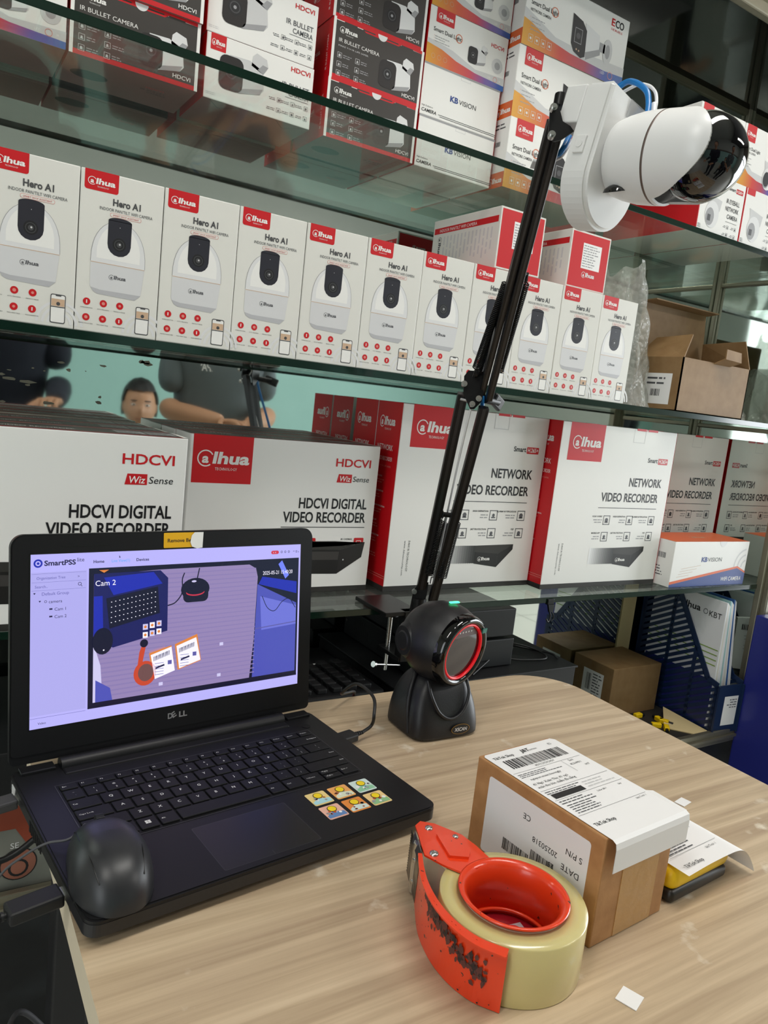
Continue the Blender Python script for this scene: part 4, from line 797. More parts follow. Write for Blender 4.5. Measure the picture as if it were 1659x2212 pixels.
# plugs and cables
def plug(name, p, q, r, m, label, cat, wm=None):
    t = tag(empty(name, p), label, cat); p = Vector(p); d = (Vector(q) - p).normalized(); L_ = (Vector(q) - p).length; M = d.to_track_quat('X', 'Z').to_matrix().to_4x4()
    b = MB(); b.M = M; b.box((0, -r * 1.15, -r * .62), (L_, r * 1.15, r * .62), m, r * .25); b.build('plug_body', t); b = MB(); b.M = M; b.box((-.008, -.006, -.0022), (.001, .006, .0022), mat('metal_bright', '#c8c8c4', .25, 1)); b.build('connector', t)
    b = MB(); b.M = M
    for i in range(4): b.cyl((L_ + .002 + i * .0035, 0, 0), (L_ + .004 + i * .0035, 0, 0), r * .42 - i * .0003, m, 12)
    b.cyl((L_, 0, 0), (L_ + .016, 0, 0), r * .30, m, 12, r * .16); b.build('strain_relief', t); return p + d * (L_ + .014)
e = plug('usb_plug', lp(.1745, -.063, .0125), lp(.200, -.060, .0125), .0078, mat('plug_black', '#18181a', .5), 'black USB plug in the right side of the laptop', 'plug')
b = MB(); b.tube(bez([e, e + Vector((.016, .006, .004)), atD(808, 1545, .93), atD(806, 1505, .95), atD(770, 1477, .98), atD(738, 1498, 1.0), Vector((.275, .088, .010)), Vector((.282, .098, -.004))], 12), .0021, m_cabk, 10)
tag(b.build('scanner_cable'), 'thick black cable looping up from the laptop to behind the scanner', 'cable')
e = plug('usb_plug', lp(-.1745, -.186, .0125), lp(-.214, -.188, .0105), .0085, mat('plug_black', '#18181a', .5), 'black USB plug in the left front side of the laptop', 'plug')
b = MB(); b.tube(bez([e, e + Vector((-.016, -.006, -.008)), e + Vector((-.032, -.035, -.03)), e + Vector((-.045, -.08, -.08))], 10), .0013, m_cab, 8)
tag(b.build('usb_cable'), 'thin grey cable drooping from the plug at the left front of the laptop', 'cable')
e = plug('power_plug', lp(-.1745, -.034, .0125), lp(-.212, -.038, .0115), .0075, mat('plug_grey', '#3c3c3e', .5), 'dark grey plug at the left back corner of the laptop', 'plug')
b = MB(); b.tube(bez([e, e + Vector((-.03, -.004, -.01)), e + Vector((-.08, -.01, -.05)), e + Vector((-.1, .03, -.15))], 10), .0017, m_cab, 8)
tag(b.build('power_cable'), 'grey power cable leaving the back left of the laptop', 'cable')

# ------------------------------------------------------------------ barcode scanner
m_sc = mat('scanner_black', '#17171a', .42, spec=.5, bump=(900, .12)); m_scg = mat('scanner_gloss', '#060607', .07, spec=.7)
scn = tag(empty('barcode_scanner', (.333, -.022, 0), -.02), 'black desktop barcode scanner with round head and red ring', 'scanner')
b = MB(); NU = 44; lev = [(0, .0515, .0430, 0), (.004, .0520, .0440, 0), (.018, .0515, .0435, .0005), (.035, .0490, .0405, .002), (.050, .0450, .0365, .003), (.062, .0390, .0320, .004), (.071, .0320, .0270, .005), (.077, .0230, .0210, .005), (.079, .010, .010, .005)]
vs_ = []
for z, a, c, oy in lev:
    for k_ in range(NU):
        t = 2 * PI * k_ / NU; x = math.copysign(abs(math.cos(t)) ** .42, math.cos(t)) * a; y = math.copysign(abs(math.sin(t)) ** .42, math.sin(t)) * c + oy; vs_.append((x, y, z))
b.add(vs_, [(i * NU + k_, i * NU + (k_ + 1) % NU, (i + 1) * NU + (k_ + 1) % NU, (i + 1) * NU + k_) for i in range(len(lev) - 1) for k_ in range(NU)] + [tuple(reversed(range(NU)))], m_sc, True)
base = b.build('base', scn); ss = base.modifiers.new('subdivision', 'SUBSURF'); ss.levels = 1; ss.render_levels = 2
b = MB()      # curved collar on the front of the base
P = bez([(-.030, -.022, .074), (-.029, -.034, .056), (-.018, -.0405, .036), (0, -.0425, .028), (.018, -.0405, .036), (.029, -.034, .056), (.030, -.022, .074)], 8)
b.tube(P, .0022, m_sc, 10); b.build('collar', scn)
for sx in (-1, 1):
    b = MB(); b.tube(bez([(sx * .0500, -.020, .006), (sx * .0490, -.012, .035), (sx * .0425, -.004, .058), (sx * .030, .006, .074), (sx * .018, .016, .079)], 8), .0030, m_sc, 10); b.build('side_rib', scn)
b = MB(); F = Face(b, (.014, -.0447, .0135), (1, .0, 0), (0, .02, 1)); F.disc(0, 0, .0145, mat('badge_gold', '#b08a3c', .35, .6), 2, 28, .0068); F.disc(0, 0, .0138, INK, 3, 28, .0062); F.text('XSCAN', 0, -.0024, .0048, PAPER, w=.019, al='C', bold=.01, sh=.1, l=4); tag(b.build('name_badge', scn), 'oval gold-rimmed badge')
hd = Vector((0, .004, .1175)); fd = Vector((.28, -.95, -.10)).normalized()
HM = Matrix.Translation(hd) @ fd.to_track_quat('Z', 'Y').to_matrix().to_4x4()
b = MB(); b.M = HM; prof = [(.0005, -.050), (.018, -.0485), (.032, -.042), (.043, -.030), (.0500, -.014), (.0530, .002), (.0522, .014), (.0495, .024), (.0480, .028)]
b.lathe(prof, m_sc, 56); b.build('head', scn)
b = MB(); b.M = HM; b.lathe([(.0480, .028), (.0478, .036), (.0462, .041), (.0435, .0432), (.0395, .0420), (.0378, .0395), (.0376, .036)], m_scg, 56); b.build('bezel', scn)
b = MB(); b.M = HM; b.lathe([(.0379, .0402), (.0368, .0410), (.0352, .0405), (.0350, .0370), (.0379, .0370)], mat('red_ring', '#c2101c', .3, emit='#ff1020', estr=.25), 56, closed=True); b.build('red_ring', scn)
b = MB(); b.M = HM; b.lathe([(.0001, .0368), (.036, .0368)], mat('scan_window', '#181518', .06, spec=.8), 40, smooth=False)
F = Face(b, HM.inverted() @ (HM @ Vector((0, 0, .037))), (1, 0, 0), (0, 1, 0)); F.poly([(-.027, .020), (.027, .020), (.020, .0285), (.0, .033), (-.020, .0285)][::1], mat('scan_led_strip', '#5b4d50', .4), 1)
for i in range(5): F.disc(-.012 + i * .006, .0265, .0012, PALE, 2, 8)
b.build('scan_window', scn)
b = MB(); b.M = HM; b.box((.028, .0225, .0425), (.037, .0285, .0440), mat('green_tag', '#0f6a5c', .4)); b.build('green_tag', scn)
b = MB(); b.cyl(hd + Vector((-.0515, .010, .0)), hd + Vector((-.045, .010, .0)), .019, m_sc, 32, .024); b.cyl(hd + Vector((-.0525, .010, .0)), hd + Vector((-.0515, .010, .0)), .011, m_sc, 32, .013); b.build('pivot_cap', scn)
b = MB(); b.box((-.011 + .012, -.008, .1702), (.014 + .002, -.0035, .1722), mat('green_light', '#20e070', .3, emit='#40ffa0', estr=3), .001); b.build('status_light', scn)

# ------------------------------------------------------------------ spring arm clamped to the lower shelf
m_arm = mat('arm_black', '#0b0b0c', .38, spec=.35); m_scr = mat('screw_steel', '#c9c9c6', .25, 1.0); m_spr = mat('spring_black', '#101011', .3, .4)
arm = tag(empty('boom_arm', (.40, .17, .1)), 'black spring-balanced boom arm clamped to the lower glass shelf, reaching up to the white camera', 'arm')
def apart(name, mb, label=None):
    o_ = arm.location; mb.v = [(x - o_.x, y - o_.y, z - o_.z) for x, y, z in mb.v]; o = mb.build(name, arm)
    if label: o['label'] = label
    return o
def bar(mb, p, q, w, t, m, side):
    """square-section bar from p to q with a groove; side = direction of its width"""
    p = Vector(p); q = Vector(q); d = (q - p).normalized(); s_ = (side - d * side.dot(d)).normalized(); n_ = d.cross(s_)
    M = Matrix(((s_.x, n_.x, d.x, p.x), (s_.y, n_.y, d.y, p.y), (s_.z, n_.z, d.z, p.z), (0, 0, 0, 1))); L_ = (q - p).length
    mb.box((-w / 2, -t / 2, 0), (w / 2, t / 2, L_), m, .0007, 1, M)
    for sg in (-1, 1): mb.box((-w * .16, sg * t / 2 - .0003, 0), (w * .16, sg * t / 2 + .0003, L_), mat('arm_groove', '#1d1d1f', .3), 0, 1, M)
RT = Vector(CR[0]); DN = Vector(CR[1]); FW = Vector(CR[2])
dB, dE, dH = 1.165, 1.008, .712
# clamp
b = MB(); b.box((.355, .150, .0945), (.420, .245, .101), m_arm, .001); b.box((.390, .148, .020), (.420, .166, .101), m_arm, .001); b.box((.388, .150, .020), (.420, .215, .027), m_arm, .001); b.cyl((.408, .142, .100), (.408, .142, .125), .011, m_arm, 24); apart('clamp', b)
b = MB(); b.cyl((.398, .200, -.012), (.398, .200, .080), .0035, m_scr, 14)
for i in range(22): b.cyl((.398, .200, .018 + i * .0028), (.398, .200, .0192 + i * .0028), .0042, m_scr, 12)
b.cyl((.398, .200, .080), (.398, .200, .0835), .013, m_arm, 24); b.cyl((.372, .193, .002), (.430, .206, -.010), .0019, m_scr, 10); b.cyl((.370, .1925, .0025), (.374, .1935, .0015), .005, m_scr, 12); apart('clamp_screw', b, 'steel clamp screw with cross handle')
def plate(name, pts, depth, th, off=0.0):
    """two-sided bracket plate following an outline in the arm's plane"""
    b = MB(); P = [atD(x, y, depth(x, y) + off) for x, y in pts]; b.quad(P, m_arm, 0)
    n_ = (P[1] - P[0]).cross(P[-1] - P[0]).normalized() * th; V = P + [p + n_ for p in P]; n = len(P)
    b.add(V, [tuple(range(n, 2 * n))] + [(i, (i + 1) % n, n + (i + 1) % n, n + i) for i in range(n)], m_arm); return b
def dl(x, y): return dB + (dE - dB) * (1290 - y) / (1290 - 850)
def du(x, y): return dE + (dH - dE) * (850 - y) / (850 - 250)
for off in (-.016, .016):
    apart('bracket_plate', plate('p', [(893, 1275), (905, 1258), (926, 1258), (922, 1285), (912, 1315), (916, 1335), (900, 1335), (884, 1320)], lambda x, y: dB, .002, off))
def screw(mb, x, y, d, r=.0042):
    p = atD(x, y, d); mb.cyl(p + FW * .004, p - FW * .0015, r, m_scr, 14); mb.cyl(p - FW * .0015, p - FW * .0035, r * .62, m_scr, 6)
for (x, y, d) in ((895, 1278, dB - .020), (908, 1326, dB - .020), (1003, 829, dE - .020), (1034, 861, dE - .020), (1020, 873, dE - .020), (1196, 232, dH - .020), (1192, 291, dH - .020)):
    b = MB(); screw(b, x, y, d, .0040 if d > .9 else .0034); apart('screw', b)
# lower pair of bars
for (x0, y0, x1, y1) in ((904, 1296, 1000, 850), (934, 1300, 1046, 880)):
    b = MB(); bar(b, atD(x0, y0, dB), atD(x1, y1, dE), .0135, .012, m_arm, RT); apart('lower_bar', b)
# elbow plates
ELB = [(1003, 812), (1012, 800), (1037, 802), (1044, 812), (1044, 850), (1040, 868), (1024, 884), (1016, 884), (1001, 850)]
for off in (-.0125, .013): apart('elbow_plate', plate('p', ELB, lambda x, y: dE, .002, off))
b = MB(); p = atD(1048, 862, dE + .010); k_ = p + Vector((.030, .010, -.002)); b.cyl(p, k_, .006, m_arm, 16); b.box((-.016, -.004, -.009), (.016, .004, .009), m_arm, .003, 2, Matrix.Translation(k_) @ Euler((.3, .3, .5)).to_matrix().to_4x4()); apart('wing_knob', b)
# upper pair of bars
for (x0, y0, x1, y1) in ((1040, 850, 1192, 262), (1056, 862, 1207, 278)):
    b = MB(); bar(b, atD(x0, y0, dE), atD(x1, y1, dH), (.0082 if x0 < 1045 else .0086), .010, m_arm, RT); apart('upper_bar', b)
HP = [(1194, 222), (1206, 222), (1216, 262), (1232, 272), (1240, 283), (1212, 302), (1197, 305), (1184, 296), (1188, 240)]
for off in (-.0125, .011): apart('head_plate', plate('p', HP, lambda x, y: dH, .002, off))
b = MB(); b.cyl(atD(1222, 268, dH + .004), atD(1262, 250, dH + .010), .007, m_arm, 16); b.cyl(atD(1207, 232, dH + .012), atD(1212, 205, dH + .012), .006, m_arm, 12); apart('head_pivot', b)
def spring(x0, y0, x1, y1, d0, d1, turns, r=.0046, wr=.00085):
    p, q = atD(x0, y0, d0), atD(x1, y1, d1); d = (q - p).normalized(); a = d.orthogonal().normalized(); c = d.cross(a); L_ = (q - p).length; N = turns * 10; P = []
    for i in range(N + 1):
        t = i / N; an = 2 * PI * turns * t; P.append(p + d * L_ * t + (a * math.cos(an) + c * math.sin(an)) * r)
    P = [p - d * .014] + P + [q + d * .014]
    b = MB(); b.tube(P, wr, m_spr, 5); return b
def pin(x0, y0, x1, y1, d, off, name='spring_pin'):
    b = MB(); b.cyl(atD(x0, y0, d + off), atD(x1, y1, d + off), .0038, m_arm, 14)
    for x, y in ((x0, y0), (x1, y1)): b.cyl(atD(x - 3, y, d + off), atD(x + 3, y, d + off), .0056, m_arm, 14)
    apart(name, b)
pin(955, 1111, 985, 1114, dl(0, 1112), -.004); pin(1103, 597, 1136, 599, du(0, 598), -.002); pin(1028, 806, 1040, 800, dE, -.016)
for (a_, c_, e_, f_, o_) in ((954, 1126, 925, 1240, -.011), (982, 1126, 950, 1245, -.011), (960, 1128, 933, 1244, .013), (988, 1128, 958, 1246, .013)):
    apart('lower_spring', spring(a_, c_, e_, f_, dl(0, c_) + o_, dl(0, f_) + o_, 34, .0050))
for (a_, c_, e_, f_, o_) in ((1093, 612, 1028, 796, -.018), (1135, 612, 1080, 800, -.010), (1101, 612, 1036, 798, .004)):
    apart('upper_spring', spring(a_, c_, e_, f_, du(0, c_) + o_, du(0, f_) + o_, 52, .0046))
# cable ties and the cables strapped to the arm
for (x, y, d, w) in ((1006, 866, dE, .010), (951, 1191 + 0, dl(0, 1191), .010), (1168, 358, du(0, 358), .012)):
    b = MB(); p = atD(x, y, d); M = Matrix(((RT.x, DN.x, FW.x, p.x), (RT.y, DN.y, FW.y, p.y), (RT.z, DN.z, FW.z, p.z), (0, 0, 0, 1))) @ Matrix.Rotation(.22, 4, 'Z'); b.box((-w * .8, -.0012, -.0078), (w * .8, .0012, .0078), mat('tie_white', '#c8c8c8', .4), .0004, 1, M)
    tag(b.build('cable_tie'), ['pale cable tie just below the elbow plate of the arm', 'pale cable tie halfway up the lower arm bars', 'pale cable tie near the top of the upper arm bars'][[1006, 951, 1168].index(x)], 'cable tie')
m_bluec = mat('cable_blue', '#1672b8', .35); m_whitec = mat('cable_white', '#e6e6e6', .35)
b = MB(); b.tube(bez([atD(936, 1330, dB + .03), atD(938, 1290, dB + .018), atD(952, 1225, dl(0, 1225) + .018), atD(995, 1060, dl(0, 1060) + .018), atD(1040, 890, dE + .018), atD(1042, 800, du(0, 800) + .020), atD(1110, 580, du(0, 580) + .018), atD(1175, 370, du(0, 370) + .016), atD(1212, 328, .735), atD(1238, 282, .755), atD(1290, 230, .765), atD(1345, 182, .745), atD(1372, 178, .725), atD(1396, 196, .712), atD(1401, 222, .706), atD(1398, 250, .70)], 10), .0028, m_bluec, 10)
tag(b.build('network_cable'), 'blue network cable strapped along the arm and looping over the camera mount', 'cable')
b = MB(); b.tube(bez([atD(930, 1290, dB + .006), atD(962, 1130, dl(0, 1130) + .004), atD(1015, 890, dE + .004), atD(1046, 800, du(0, 800) + .015), atD(1120, 560, du(0, 560) + .014), atD(1182, 375, du(0, 375) + .014), atD(1216, 335, .738), atD(1242, 296, .757), atD(1310, 225, .77), atD(1370, 186, .75), atD(1398, 184, .735), atD(1415, 198, .722), atD(1418, 222, .716), atD(1413, 242, .712)], 10), .0016, m_whitec, 8)
b.cyl(atD(1413, 226, .714), atD(1411, 246, .709), .0032, m_whitec, 12); tag(b.build('power_cable'), 'thin white power cable looping beside the blue one over the camera mount', 'cable')
# ------------------------------------------------------------------ the pan/tilt camera on the arm
ax = (RT * math.cos(.80) + DN * .31 - FW * math.sin(.80)).normalized(); up0 = (-DN + RT * .13); bu = (up0 - ax * up0.dot(ax)).normalized(); ww = bu.cross(ax) * -1
if ww.dot(FW) > 0: ww = -ww
CM0 = atD(1338, 345, .705)
CMX = Matrix(((ax.x, ww.x, bu.x, CM0.x), (ax.y, ww.y, bu.y, CM0.y), (ax.z, ww.z, bu.z, CM0.z), (0, 0, 0, 1)))   # local: x out of the mount, y towards the viewer, z up
if CMX.to_3x3().determinant() < 0: CMX = CMX @ Matrix.Diagonal((1, -1, 1, 1))
SGN = 1 if (CMX.to_3x3() @ Vector((0, 1, 0))).dot(FW) < 0 else -1
m_pw = mat('plastic_white', '#e9e9e8', .32, spec=.5); m_pwm = mat('plastic_white_matt', '#e4e4e2', .5)
cm = empty('security_camera', (0, 0, 0)); cm.matrix_world = CMX; tag(cm, 'white pan/tilt security camera with glossy black dome, hung sideways on the boom arm', 'camera')
prof = [(.0005, .0), (.0300, .0), (.0335, .0025), (.0365, .012), (.0392, .026), (.0400, .040), (.0400, .0455)]
LX = Matrix.Rotation(PI / 2, 4, 'Y')
b = MB(); b.M = LX; b.lathe(prof, m_pw, 64); b.build('lower_body', cm)
b = MB(); b.M = LX; b.lathe([(.0400, .0455), (.0390, .0460), (.0390, .0472), (.0400, .0477)], mat('copper_seam', '#6e5f58', .35, .3), 64); b.build('seam_ring', cm)
# black dome wrapped by two white cheeks
b = MB(); NA, NB = 64, 40; C0 = .0820; Rb = .0366
vs_ = [(C0 + Rb * math.cos(PI * i / NB), Rb * math.sin(PI * i / NB) * math.cos(2 * PI * j / NA), Rb * math.sin(PI * i / NB) * math.sin(2 * PI * j / NA)) for i in range(NB + 1) for j in range(NA)]
b.add(vs_, [(i * NA + j, i * NA + (j + 1) % NA, (i + 1) * NA + (j + 1) % NA, (i + 1) * NA + j) for i in range(NB) for j in range(NA)], mat('dome_gloss', '#08080a', .05, spec=.7, coat=.5), True); b.build('black_dome', cm)
b = MB(); NI, NJ = 200, 380; Lc = .0706
def shell(i, j, off):
    t = j / NJ * 2 * PI; s_ = .0477 + Lc * i / NI
    if s_ < .0785: r = .0400
    else: r = .0400 * math.sqrt(max(0, 1 - ((s_ - .0785) / .0401) ** 2))
    r = max(r - off, 0); return (s_, r * math.cos(t), r * math.sin(t))
def inside(i, j):
    s_, y, z = shell(i + .5, j + .5, 0)
    if s_ < .0515: return True
    # slot runs round the head in the plane y = 0; its floor is rounded
    ell = ((s_ - .0477) / .0535) ** 2 + (z / .0392) ** 2 < 1
    if y * SGN > 0: return ell
    return ell and abs(y) > .024
keep = [[inside(i, j) for j in range(NJ)] for i in range(NI)]
for off, flip in ((0, False), (.0022, True)):
    vv = [shell(i, j, off) for i in range(NI + 1) for j in range(NJ)]
    fs = [((i * NJ + j, i * NJ + (j + 1) % NJ, (i + 1) * NJ + (j + 1) % NJ, (i + 1) * NJ + j)) for i in range(NI) for j in range(NJ) if keep[i][j]]
    b.add(vv, [tuple(reversed(f)) for f in fs] if flip else fs, m_pw, True)
rim = []
for i in range(NI):
    for j in range(NJ):
        if keep[i][j] and not keep[i][(j + 1) % NJ]: rim.append((shell(i, j + 1, 0), shell(i + 1, j + 1, 0), shell(i + 1, j + 1, .0022), shell(i, j + 1, .0022)))
        if not keep[i][j] and keep[i][(j + 1) % NJ]: rim.append((shell(i, j + 1, 0), shell(i, j + 1, .0022), shell(i + 1, j + 1, .0022), shell(i + 1, j + 1, 0)))
        if keep[i][j] and i + 1 < NI and not keep[i + 1][j]: rim.append((shell(i + 1, j, 0), shell(i + 1, j, .0022), shell(i + 1, j + 1, .0022), shell(i + 1, j + 1, 0)))
for r_ in rim: b.add(r_, [(0, 1, 2, 3)], m_pwm)
b.build('upper_body', cm)
b = MB(); M = Matrix.Translation((.016, SGN * .0195, -.0305)) @ Matrix.Rotation(-.1, 4, 'Y'); b.lathe([(.0001, .0), (.004, -.001), (.0075, -.0035), (.0088, -.0065)], mat('dome_gloss', '#08080a', .05), 24, M @ Matrix.Rotation(-SGN * .45 + 0, 4, 'X') @ Matrix.Diagonal((1.3, .8, -1, 1)) @ Matrix.Rotation(PI, 4, 'X')); b.build('sensor_window', cm)
mt = empty('camera_mount', (0, 0, 0)); mt.matrix_world = CMX; tag(mt, 'white wall bracket with rounded lower end between the arm and the camera', 'bracket')
b = MB(); out = []; Wd = .0435
for k in range(25): t = PI + PI * k / 24; out.append((Wd * math.cos(t), -.022 + Wd * math.sin(t)))
out += [(Wd, .053), (-Wd, .053)]
# outline lies in local (y, z); thickness runs back along -x
bm = bmesh.new(); ring0 = [bm.verts.new((0, y, z)) for y, z in out]; ring1 = [bm.verts.new((-.030, y, z)) for y, z in out]
bm.faces.new(ring0); bm.faces.new(list(reversed(ring1)))
for i in range(len(out)): bm.faces.new([ring0[i], ring1[i], ring1[(i + 1) % len(out)], ring0[(i + 1) % len(out)]])
bmesh.ops.recalc_face_normals(bm, faces=bm.faces[:]); bmesh.ops.bevel(bm, geom=[e_ for e_ in bm.edges if len(e_.link_faces) == 2 and e_.calc_face_angle(0) > 1], offset=.0035, segments=3, affect='EDGES'); b.bm(bm, m_pwm)
b.build('mount_plate', mt)
b = MB(); b.box((-.052, -Wd + .002, .018), (-.0295, Wd - .002, .0528), m_pwm, .0015); b.box((-.003, -SGN * (Wd - .001), .030), (-.001, -SGN * (Wd + .012), .052), m_pwm); b.build('clip_block', mt)
b = MB(); b.box((-.0215, SGN * (Wd - .001), -.012), (-.0105, SGN * (Wd + .0025), .004), m_pwm, .0008); b.cyl((-.016, SGN * (Wd + .0020), -.004), (-.016, SGN * (Wd + .0032), -.004), .0034, m_pwm, 16); b.build('latch', mt)
m_tape = mat('clear_tape', '#e8e8e8', .15, trans=.9)
b = MB(); b.quad([CMX @ Vector(v) for v in ((.001, -SGN * .03, .036), (.001, SGN * .012, .034), (.0012, SGN * .012, .050), (.0012, -SGN * .03, .052))], m_tape, .0002); tag(b.build('clear_tape'), 'strip of clear tape holding the cables on the camera mount', 'tape')

# ------------------------------------------------------------------ parcels and the tape dispenser
KR = mat('kraft_card', '#b08050', .6, bump=(500, .1)); noise_mix(KR, '#a67748', '#bb8b5a', 60, .3, .7)
KR2 = mat('kraft_card_brown', '#8a6b48', .6); noise_mix(KR2, '#83643f', '#91734d', 40, .3, .7)
m_ctape = mat('packing_tape', '#b98d52', .12, spec=.7, bump=(70, .9))
px, dx_, hh = .098, .149, .097
pc = tag(empty('parcel', (.2150, -.4135, 0), .075), 'brown carton with shipping label on top and white serial label on its side', 'parcel')
b = MB(); b.box((0, 0, 0), (px, dx_, hh), KR, .0013); pbx = b.build('box', pc)
b = MB(); b.box((px * .30, -.0004, .001), (px * .82, .0002, hh - .001), m_ctape); b.build('packing_tape', pbx)
# serial label on the left side (printed upside down, as in the photo)
b = MB(); F = left(b, px, dx_, hh); F.rrect(.018, .012, .118, .074, .003, PAPER, 1)
W0, H0 = .018 + .118, .012 + .074
def T2(t, u, v, cap, w=None): F.text(t, W0 - u, H0 - v, cap, INK, w=w, l=2, ang=PI, bold=0.0)
def bc2(u, v, w, h, sd): F.barcode(W0 - u - w, H0 - v - h, w, h, INK, 2, sd, 34)
# label space: u right, v down from its own top-left when read the right way up is rotated 180 deg on the carton
T2('L/N', .009, .066, .0060); T2('QTY', .009, .049, .0066); T2('DATE', .007, .033, .0056); T2('S P/N', .006, .018, .0056)
T2('A250323157361X'.replace('\u200b', ''), .034, .0560, .0044, .038); T2('25', .033, .0395, .0048); T2('20250318', .031, .0275, .0052, .028)
bc2(.030, .0555, .030, .0095, 4); bc2(.033, .0400, .026, .0095, 9); bc2(.062, .0470, .030, .0110, 12); T2('CE', .064, .0125, .0055)
b.build('serial_label', pbx)
# shipping label: sheet on top that folds down over the near end
def label_art(F, u0, v0, w, h, sd=1):
    """u to the right of the reader, v up; (u0,v0) lower-left corner of the sheet"""
    def L(a, c): return (u0 + a, v0 + h - c)
    F.text('TikTok Shop', u0 + .005, v0 + h - .010, .0042, INK, w=.026, l=2, bold=.01); F.text('J&T', u0 + .042, v0 + h - .009, .0052, INK, l=2, bold=.03, sh=.15); F.text('EXPRESS', u0 + .053, v0 + h - .009, .0022, INK, l=2, res=1); F.text('E2', u0 + w - .014, v0 + h - .008, .0034, TEXTG, l=2, res=1)
    F.barcode(u0 + .010, v0 + h - .030, w - .020, .0155, INK, 2, 11, 48); F.text('859129292959', u0 + w / 2, v0 + h - .0345, .0030, INK, w=.026, al='C', l=2, res=1)
    for yy in (.037, .070, .0865, .112): F.rect(u0 + .002, v0 + h - yy, w - .004, .0003, TEXTG, 2)
    F.rect(u0 + w - .030, v0 + h - .058, .0003, .0205, TEXTG, 2); F.text('560', u0 + w - .022, v0 + h - .0415, .0032, INK, l=2, res=1); F.text('8236M01', u0 + w - .026, v0 + h - .0475, .0030, INK, l=2, res=1); F.text('007', u0 + w - .012, v0 + h - .0535, .0030, INK, l=2, res=1)
    F.tinytext(u0 + .004, v0 + h - .0410, w - .040, 3, .0024, TEXTG, 2, seed=sd); F.text('nguyen.xuan.huongly', u0 + .010, v0 + h - .0520, .0030, INK, w=.040, l=2, res=1)
    F.text('41 Ngõ Xuân Thu ,41 ngõ', u0 + .005, v0 + h - .0600, .0034, INK, w=.046, l=2, res=1); F.text('xuân thu liên chiểu đà nẵng', u0 + .005, v0 + h - .0655, .0034, INK, w=.050, l=2, res=1)
    F.tinytext(u0 + .004, v0 + h - .0735, .045, 2, .0028, TEXTG, 2, seed=sd + 1); F.rect(u0 + .006, v0 + h - .0845, .040, .0070, INK, 2.5); F.tinytext(u0 + .052, v0 + h - .0750, w - .058, 3, .0038, LGREY, 2, seed=sd + 2)
    F.tinytext(u0 + .004, v0 + h - .0900, w * .45, 2, .0032, TEXTG, 2, seed=sd + 3); F.text('Seller SKU', u0 + w * .55, v0 + h - .0920, .0022, INK, l=2, res=1); F.text('Qty', u0 + w - .014, v0 + h - .0920, .0022, INK, l=2, res=1)
    F.tinytext(u0 + .006, v0 + h - .0970, w - .05, 5, .0030, TEXTG, 2, seed=sd + 4); F.text('Qty Total: 1', u0 + w - .020, v0 + h - .1160, .0022, INK, l=2, res=1); F.text('TikTok Shop', u0 + .004, v0 + h - .1290, .0042, INK, w=.026, l=2, bold=.01)
b = MB(); lw = .098; lx = .002
F = Face(b, (lx, dx_ + .0, hh + .0004), (1, 0, 0), (0, 1, 0)); F.o = Vector((lx, -.004, hh + .0006)); ll = .150
F.poly([(0, 0), (lw, 0), (lw, ll - .004), (lw - .004, ll), (.003, ll), (0, ll - .003)], PAPER, .5); label_art(F, .0, .0 + .006, lw - .002, ll - .008)
# curled fold over the near edge
P = [(-.004, hh + .0007), (-.0075, hh - .001), (-.0085, hh - .006), (-.0085, hh - .026)]
for (y0_, z0_), (y1_, z1_) in zip(P[:-1], P[1:]):
    b.add([(lx, y0_, z0_), (lx + lw + .004, y0_, z0_), (lx + lw + .004, y1_, z1_), (lx, y1_, z1_)], [(0, 1, 2, 3)], PAPER, True)
    b.add([(lx, y0_ + .0003, z0_), (lx + lw + .004, y0_ + .0003, z0_), (lx + lw + .004, y1_ + .0003, z1_), (lx, y1_ + .0003, z1_)], [(3, 2, 1, 0)], PAPER, True)
b.add([(lx + lw, -.004, hh + .0007), (lx + lw + .005, -.004, hh + .0005), (lx + lw + .005, .030, hh + .0012), (lx + lw, .034, hh + .0007)], [(0, 1, 2, 3)], PAPER)
b.build('shipping_label', pbx)
# yellow packet with the second label
yp = tag(empty('packet', (.3270, -.4060, 0), .075), 'low yellow and black packet under a draped white shipping label', 'parcel')
m_yel = mat('packet_yellow', '#f0c80e', .4); b = MB(); W2, D2 = .098, .150
def slab(z0, z1, w, d, r, m, n=5):
    bm = bmesh.new(); vs2 = [bm.verts.new((x, y, z)) for z in (z0, z1) for x, y in ((0, 0), (w, 0), (w, d), (0, d))]
    for f in ((3, 2, 1, 0), (4, 5, 6, 7), (0, 1, 5, 4), (1, 2, 6, 5), (2, 3, 7, 6), (3, 0, 4, 7)): bm.faces.new([vs2[i] for i in f])
    bmesh.ops.bevel(bm, geom=bm.edges[:], offset=r, segments=n, affect='EDGES', profile=.5); b.bm(bm, m, True)
slab(.010, .034, W2, D2, .010, m_yel); b.build('yellow_case', yp)
b = MB(); slab(0, .013, W2 - .004, D2 - .004, .005, mat('packet_black', '#1c1a16', .4)); b.build('black_case', yp)
b = MB(); N = 16; pts = [(.004, .0348), (.040, .0365), (.080, .0360), (.096, .0330), (.108, .024), (.118, .012), (.123, .004)]; cur = bez([(x, 0, z) for x, z in pts], 6)
for (p_, q_) in zip(cur[:-1], cur[1:]):
    b.add([(p_.x, -.010 - .05 * max(0, p_.x - .08), p_.z), (q_.x, -.010 - .05 * max(0, q_.x - .08), q_.z), (q_.x, D2 - .02, q_.z), (p_.x, D2 - .006, p_.z)], [(0, 1, 2, 3)], PAPER, True)
F = Face(b, (.006, -.008, .0369), (1, 0, 0), (0, 1, 0)); F.n = Vector((0, 0, 1)); 
